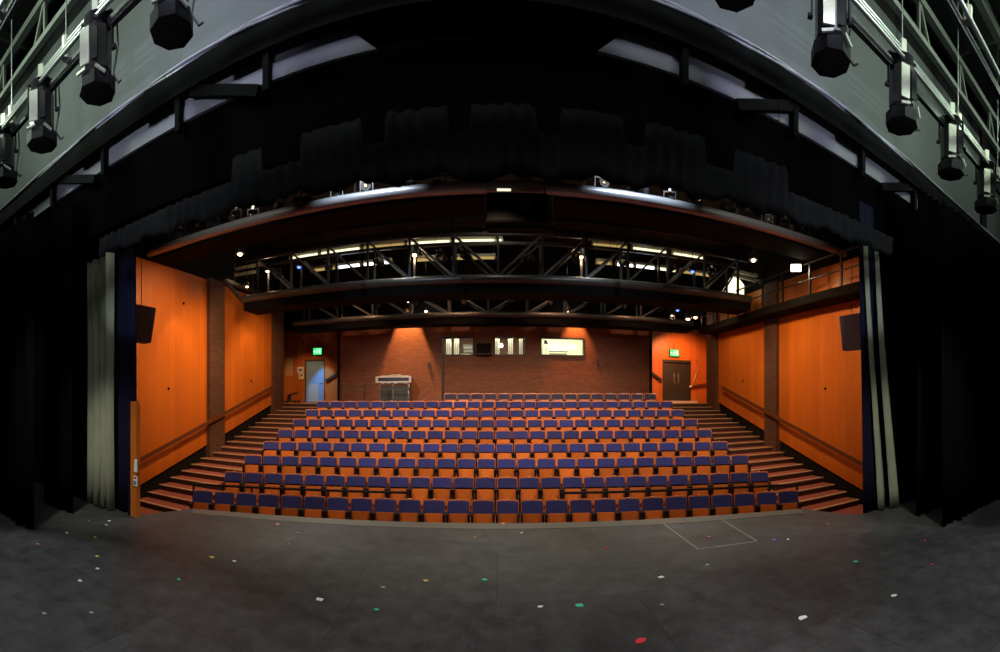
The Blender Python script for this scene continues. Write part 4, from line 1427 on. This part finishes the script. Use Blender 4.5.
def drape(x0, x1, Y, z0, z1, pitch=0.16, amp=0.05, th=0.012, lean=0.0, hem=0.0, top_fn=None, nz=6, ph=0.0, twist=0.0, fan=0.0):
    m = MB()
    n = max(6, int(abs(x1 - x0) / pitch * 6))
    vs = []
    for side in (0, 1):
        for k in range(nz + 1):
            v = k / nz
            for i in range(n + 1):
                u = i / n
                x = x0 + (x1 - x0) * u
                zt = top_fn(x) if top_fn else z1
                zb = (z0(x) if callable(z0) else z0) + hem * math.sin(x * 9 + ph) + hem * 0.6 * math.sin(x * 23)
                z = zb + (zt - zb) * v
                a = amp * (0.65 + 0.35 * math.sin(x * 5.1 + ph))
                y = Y + a * math.sin(2 * PI * x / pitch + 0.7 * math.sin(x * 3.7 + ph) + twist * v) + a * 0.35 * math.sin(2 * PI * x / pitch * 0.43 + 1 + v * 1.2)
                xx = x + (lean + fan * u) * (1 - v) ** 1.1 + 0.012 * math.sin(v * 5 + x * 8)
                vs.append((xx, y + (th if side else 0), z))
    S = (nz + 1) * (n + 1)
    fs = []
    for k in range(nz):
        for i in range(n):
            a = k * (n + 1) + i
            b, c, d = a + 1, a + n + 2, a + n + 1
            fs.append((a, b, c, d))
            fs.append((S + d, S + c, S + b, S + a))
    for i in range(n):
        fs.append((i + 1, i, S + i, S + i + 1))
        q = nz * (n + 1) + i
        fs.append((q, q + 1, S + q + 1, S + q))
    for k in range(nz):
        a, b = k * (n + 1), (k + 1) * (n + 1)
        fs.append((a, b, S + b, S + a))
        a, b = a + n, b + n
        fs.append((b, a, S + a, S + b))
    m.add(vs, fs, True)
    return m


# border cloth, its top stepped to the outline of shadows on it
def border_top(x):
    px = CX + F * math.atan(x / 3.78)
    lit_spans = ((232, 263), (300, 360), (384, 447), (471, 536), (561, 622), (646, 706), (735, 790))
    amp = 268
    for a, b in lit_spans:
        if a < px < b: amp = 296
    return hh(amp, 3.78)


t = thing('border_curtain', 'long black pleated border curtain with shadow-stepped top and wavy hem over the opening', 'curtain', (0, 0, 0))
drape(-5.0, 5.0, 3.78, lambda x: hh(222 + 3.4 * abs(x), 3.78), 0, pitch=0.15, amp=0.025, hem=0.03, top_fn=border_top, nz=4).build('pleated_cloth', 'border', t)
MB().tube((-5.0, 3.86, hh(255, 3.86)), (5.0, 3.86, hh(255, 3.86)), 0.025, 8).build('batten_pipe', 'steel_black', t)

for x in (-3.0, 0.0, 3.0):
    MB().tube((x, 3.86, hh(255, 3.86)), (x, 3.86 + 0.06, hh(403, 3.86)), 0.004, 6).build('hanging_wire', 'drape', t)

# side curtains
HB = hh(300, 4.2)
CS = [
    ('masking_curtain', 'drape_navy', -5.10, -4.70, 4.20, 'navy curtain edge beside the orange wall on the blue-door side', 0.10, 0.03, 0, HB),
    ('masking_curtain', 'drape', -6.9, -5.72, 4.18, 'black pleated curtain behind the near blue-door side curtains', 0.17, 0.05, 0, HB),
    ('masking_curtain', 'drape', -6.15, -5.35, 3.52, 'narrow black curtain hanging between nearer and farther curtains, blue-door side', 0.17, 0.05, 0, 4.8),
    ('masking_curtain', 'drape', -9.3, -4.93, 2.62, 'nearest wide black side curtain on the blue-door side', 0.20, 0.06, 0, 4.15),
    ('masking_curtain', 'drape_navy', 4.72, 5.02, 4.20, 'navy curtain edge beside the orange wall on the double-door side', 0.10, 0.03, 0.10, HB),
    ('masking_curtain', 'drape', 4.98, 5.5, 4.22, 'black curtain gathered behind the leaning pale folds', 0.12, 0.03, 0.12, HB),
    ('masking_curtain', 'drape', 5.55, 7.2, 4.16, 'black pleated curtain beside the pale leaning folds', 0.17, 0.05, 0, HB),
    ('masking_curtain', 'drape', 5.2, 6.3, 3.5, 'narrow black curtain hanging between nearer and farther curtains, double-door side', 0.17, 0.05, 0, 4.8),
    ('masking_curtain', 'drape', 4.92, 9.4, 2.92, 'nearest wide black side curtain on the double-door side', 0.20, 0.06, 0, 4.35),
]
for nm, mt, x0, x1, Y, lab, pt, am, ln, zt in CS:
    tag(drape(x0, x1, Y, 0.012, zt, pitch=pt, amp=am, lean=ln, ph=x0).build(nm, mt), lab, 'curtain', 'side curtains')
# pale lining curtains
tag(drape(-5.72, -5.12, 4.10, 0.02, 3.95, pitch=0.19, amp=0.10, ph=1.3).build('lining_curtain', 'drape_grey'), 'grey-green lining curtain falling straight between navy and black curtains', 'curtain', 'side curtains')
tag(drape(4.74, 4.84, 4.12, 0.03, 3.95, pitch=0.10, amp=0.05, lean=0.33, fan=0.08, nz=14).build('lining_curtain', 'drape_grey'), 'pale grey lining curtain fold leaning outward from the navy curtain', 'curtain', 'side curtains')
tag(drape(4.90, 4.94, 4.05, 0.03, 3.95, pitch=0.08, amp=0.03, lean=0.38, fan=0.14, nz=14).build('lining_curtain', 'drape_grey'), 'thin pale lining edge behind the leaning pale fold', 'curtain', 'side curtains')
# timber post with notices at the stage corner
t = thing('timber_post', 'orange timber post panel standing at the stage corner with two notices', 'post', (-4.66, 4.2, 0.0))
MB().box(-0.085, 0.045, -0.05, 0.02, 0, 1.68).build('panel', 'post_wood', t)
MB().box(-0.13, -0.086, -0.055, 0.02, 0, 1.1).build('dark_edge', 'drape_navy', t)
tag(MB().box(-4.645, -4.59, 4.13, 4.148, 0.66, 0.84).build('notice', 'paper'), 'upper white notice on the timber post', 'notice')
n_ = tag(MB().box(-4.66, -4.59, 4.13, 4.148, 0.46, 0.60).build('notice', 'paper'), 'lower notice with red and blue print on the timber post', 'notice')
MB().box(-4.65, -4.60, 4.126, 4.13, 0.56, 0.595).build('red_stripe', 'print_red', n_)
MB().box(-4.65, -4.60, 4.126, 4.13, 0.48, 0.535).build('blue_block', 'print', n_)

# ------------------------------------------------------------------ fly tower
struct(MB().box(-14, 14, -6, 4.6, 8.7, 8.85).build('fly_ceiling', 'fly_ceiling'))
struct(MB().box(-14, -13.8, -6, 4.6, 0, 8.7).build('wall_left_stage', 'dark'))
struct(MB().box(13.8, 14, -6, 4.6, 0, 8.7).build('wall_right_stage', 'dark'))
m = MB()
for y in (3.1, 1.9, 0.7, -0.5):
    m.box(-13.8, 13.8, y, y + 0.12, 8.4, 8.7)
for x in [-12 + 1.5 * i for i in range(17)]:
    m.box(x, x + 0.08, -1, 4.1, 8.55, 8.7)
struct(m.build('fly_roof_beam', 'fly_steel'))
# lattice joist near the wall
YJ = 3.72
t = thing('lattice_joist', 'pale steel lattice joist close to the grey wall above the lighting bar', 'joist', (0, 0, 0), FLY_YAW)
zj0, zj1 = hh(690, YJ), hh(760, YJ)
MB().bar((-11, YJ, zj0), (11, YJ, zj0), 0.09, 0.09).build('bottom_chord', 'fly_steel', t)
MB().bar((-11, YJ, zj1), (11, YJ, zj1), 0.11, 0.11).build('top_chord', 'fly_steel', t)
for i in range(-7, 8):
    x = i * 1.5
    if abs(x) < 2.0: continue
    MB().bar((x, YJ, zj0), (x, YJ, zj1), 0.05).build('upright', 'fly_steel', t)
    s = 1 if x > 0 else -1
    MB().bar((x, YJ, zj1), (x + s * 0.35, YJ, zj0), 0.05).build('diagonal', 'fly_steel', t)


def bar_set(Y, amp, n, label, gap=0.10):
    t = thing('lighting_bar', label, 'lighting bar', (0, 0, 0), FLY_YAW, 'lighting bars')
    for k in range(n):
        MB().tube((-11, Y - 0.04 * k, hh(amp, Y) - gap * k), (11, Y - 0.04 * k, hh(amp, Y) - gap * k), 0.024, 10).build('pipe', 'gloss_pipe', t)
    MB().box(-11, 11, Y + 0.03, Y + 0.09, hh(amp, Y) - gap * (n - 1) - 0.10, hh(amp, Y) - gap * (n - 1) - 0.0).build('cable_duct', 'steel_black', t)
    for x in (-9.2, -7.5, -5.8, -4.35, -3.1, -1.6, 1.5, 3.05, 4.45, 6.0, 7.7, 9.3):
        MB().tube((x, Y, hh(amp, Y) - gap * (n - 1)), (x, Y, hh(amp, Y) + 0.07), 0.055, 10).build('clamp', 'lantern_pale', t)
        MB().tube((x, Y, hh(amp, Y) + 0.07), (x, Y, 8.68), 0.008, 6).build('suspension_wire', 'gloss_pipe', t)
    return t


YL = 3.0
bar_set(YL, 628, 3, 'triple-pipe lighting bar carrying the row of large lanterns')
bar_set(2.1, 905, 2, 'higher double-pipe bar behind the row of large lanterns')
bar_set(1.45, 1300, 2, 'topmost double-pipe bar nearest the viewer')


# the large hanging lanterns
def make_large():
    t = thing('stage_lantern', 'x', 'lantern')
    # hangs straight down from the bar; origin at the clamp
    q = 6
    def ring(r, sq=1.0):
        return r
    body = MB()
    pr_ = [(0.135, -0.30), (0.155, -0.33), (0.155, -0.78), (0.12, -0.82)]
    body.lathe([(r, z) for r, z in pr_[::-1]], 8, Matrix.Rotation(PI / 8, 4, 'Z'), smooth=False)
    body.build('body', 'lantern', t)
    fins = MB()
    for i in range(5):
        fins.lathe([(0.125, -0.30 + 0.028 * i), (0.145, -0.295 + 0.028 * i), (0.125, -0.285 + 0.028 * i)], 12)
    fins.build('cooling_fins', 'lantern_black', t)
    MB().box(-0.11, 0.0, -0.168, -0.150, -0.76, -0.36).build('pale_lit_side', 'lantern_pale', t)  # lit side of the dark body, painted pale
    MB().box(0.03, 0.10, -0.165, -0.150, -0.74, -0.40).build('side_rib', 'lantern_black', t)
    sn = MB()
    sn.lathe([(0.13, -1.01), (0.195, -1.0), (0.195, -0.86), (0.14, -0.82)], 8, Matrix.Rotation(PI / 8, 4, 'Z'), smooth=False)
    sn.build('colour_frame', 'lantern_black', t)
    MB().bar((-0.13, -0.19, -0.86), (-0.02, -0.20, -0.84), 0.02, 0.03).build('gate_clip', 'lantern_pale', t)
    MB().bar((0.09, -0.19, -0.84), (0.17, -0.12, -0.90), 0.02, 0.03).build('gate_clip', 'lantern_pale', t)
    y_ = MB()
    for s in (-1, 1):
        y_.bar((s * 0.185, 0, -0.16), (s * 0.185, 0, -0.58), 0.012, 0.045)
    y_.bar((-0.19, 0, -0.155), (0.19, 0, -0.155), 0.045, 0.012)
    y_.build('yoke', 'lantern_black', t)
    for s in (-1, 1):
        MB().tube((s * 0.18, 0, -0.56), (s * 0.225, 0, -0.56), 0.028, 10).build('tilt_knob', 'lantern_black', t)
    MB().box(-0.035, 0.035, -0.05, 0.05, -0.16, 0.06).build('hook_clamp', 'lantern_pale', t)
    c = MB()
    c.path([(0.05, 0.05, -0.05), (0.20, 0.07, -0.2), (0.22, 0.06, -0.5), (0.17, 0.05, -0.82), (0.24, 0.03, -0.95), (0.28, 0.02, -0.93)], 0.011, 6)
    c.build('power_cable', 'steel_grey', t)
    return t


big = make_large()
big.scale = (1.05, 1.05, 1.0)
zL = hh(628, YL) + 0.03
spots_ = [(-6.05, 'outermost large lantern on the blue-door side'), (-4.92, 'second large lantern in from the blue-door end'), (-3.74, 'large lantern with painted lit side, third in from the blue-door end'),
          (-2.64, 'large lantern cut by the picture top on the blue-door side'), (2.0, 'lantern base showing at the picture top, innermost on double-door side'),
          (3.16, 'largest long lantern on the double-door side'), (4.44, 'large lantern below a wire clamp on the double-door side'), (5.77, 'second large lantern in from the double-door end'), (7.12, 'outermost large lantern on the double-door side')]
for i, (x, lab) in enumerate(spots_):
    p = yaw(x, YL, zL + (0.0 if i != 4 else 0.02))
    rz = FLY_YAW + 0.15 * math.sin(i * 2.3) - math.atan2(x, YL) * 0.55
    if i == 0:
        o = big; o.location = p; o.rotation_euler.z = rz; o['label'] = lab
    else:
        o = dup(big, p, rz, lab)
    o['group'] = 'large lanterns on the lighting bar'

# ------------------------------------------------------------------ confetti
conf = [
    (109, 521, 'white'), (106, 525, 'white'), (89, 521, 'yellow'), (67, 533, 'white'), (95, 537.5, 'yellow'), (38, 544.5, 'pink'), (97, 556.5, 'yellow'),
    (97.5, 569, 'white'), (80, 581, 'white'), (91.5, 613, 'grey'), (44, 614, 'grey'), (212, 557.6, 'yellow'), (234.5, 561.5, 'white'), (178.5, 579.7, 'green'),
    (298, 533, 'blue'), (239.5, 528.7, 'orange'), (277.5, 524.4, 'orange'), (319.5, 599.8, 'white'), (289, 544.5, 'grey'), (426, 581, 'yellow'), (383, 587.5, 'grey'),
    (376.5, 610, 'green'), (485, 580, 'green'), (540.5, 607, 'white'), (579, 605.8, 'green'), (641, 641.5, 'red'), (661, 577.5, 'white'), (503, 524, 'orange'),
    (522, 533, 'yellow'), (607, 548, 'red'), (709, 537, 'pink'), (774, 540, 'blue'), (788, 539.5, 'white'), (827.6, 524, 'orange'), (855.5, 562, 'green'),
    (925, 541, 'red'), (931.5, 564.6, 'red'), (894, 596, 'white'), (802.5, 618, 'white'), (707, 565, 'grey'), (662, 605, 'grey'), (475, 538, 'orange')]
ccol = {'white': (0.9, 0.9, 0.86, 1), 'yellow': (0.8, 0.6, 0.12, 1), 'pink': (0.85, 0.15, 0.4, 1), 'grey': (0.3, 0.3, 0.3, 1), 'green': (0.05, 0.55, 0.28, 1),
        'blue': (0.2, 0.25, 0.85, 1), 'orange': (0.8, 0.3, 0.1, 1), 'red': (0.8, 0.05, 0.06, 1)}
for k, v in ccol.items():
    M['c_' + k] = plain('confetti_' + k, v, 0.6, noise=0.05)
where = ['beside the grey-green lining curtain, farthest of the pair', 'beside the grey-green lining curtain, nearest of the pair', 'close to the foot of the black curtains, blue-door side',
         'before the narrow black curtain, blue-door side', 'first of a line of three scraps, blue-door side', 'beside the nearest wide curtain, blue-door side', 'in the middle of a line of three scraps, blue-door side',
         'last of a line of three scraps, blue-door side', 'just in front of the line of three scraps, blue-door side', 'inner one of two near the bottom corner, blue-door side', 'outer one of two near the bottom corner, blue-door side',
         'alone well in front of the stairs, blue-door side', 'next to a yellow scrap in front of the stairs, blue-door side', 'lying between white and yellow scraps, blue-door side',
         'near the stage edge, blue-door side', 'near the stage edge before the first seats, blue-door side', 'just inside the grey stage edge, blue-door side', 'large, alone in the foreground, blue-door side', 'behind the blue scrap, blue-door side',
         'centre foreground, beside a green one', 'beside a yellow scrap, centre foreground', 'in the near foreground towards the blue-door side', 'alone on the centre line of the stage',
         'near centre, beside a green scrap', 'near centre, beside a white scrap', 'nearest the viewer of all the scraps', 'alone below the trap outline', 'on the grey stage edge at the centre',
         'just inside the stage edge at the centre', 'between the centre and the trap outline', 'by the corner of the trap outline', 'in a pair past the trap outline', 'in a pair past the trap outline, beside a blue one',
         'near the stage edge, double-door side', 'alone before the pale leaning curtain', 'in front of the nearest curtain edge, farther of two', 'in front of the nearest curtain, nearer of two', 'alone in the far foreground, double-door side',
         'large and round, foreground, double-door side', 'before the trap outline', 'in the foreground below a white scrap', 'small, near the centre stage edge, blue-door side']
for i, (px, py, c) in enumerate(conf):
    p = on_floor(px, py, 0.0)
    k = (py - CY)
    r = p.length
    w2 = random.uniform(0.017, 0.028) * (1.5 if i in (17, 38, 25, 24) else 1.0)
    m = MB()
    n = random.choice((4, 5, 6, 7))
    poly = []
    a0 = random.uniform(0, 6)
    for j in range(n):
        t_ = a0 + 2 * PI * j / n
        rr = w2 * random.uniform(0.6, 1.1)
        poly.append((rr * 1.3 * math.cos(t_), rr * math.sin(t_)))
    m.prism(poly, 0.0, 0.006)
    zz = 0.0045 if (px, py) in ((503, 524), (475, 538)) else 0.0005
    o = m.build('paper_scrap', 'c_' + c, loc=(p.x, p.y, zz))
    o.rotation_euler.x = 0.0
    tag(o, '%s paper scrap %s' % (c, where[i]), 'paper scrap', 'paper scraps on the stage floor')
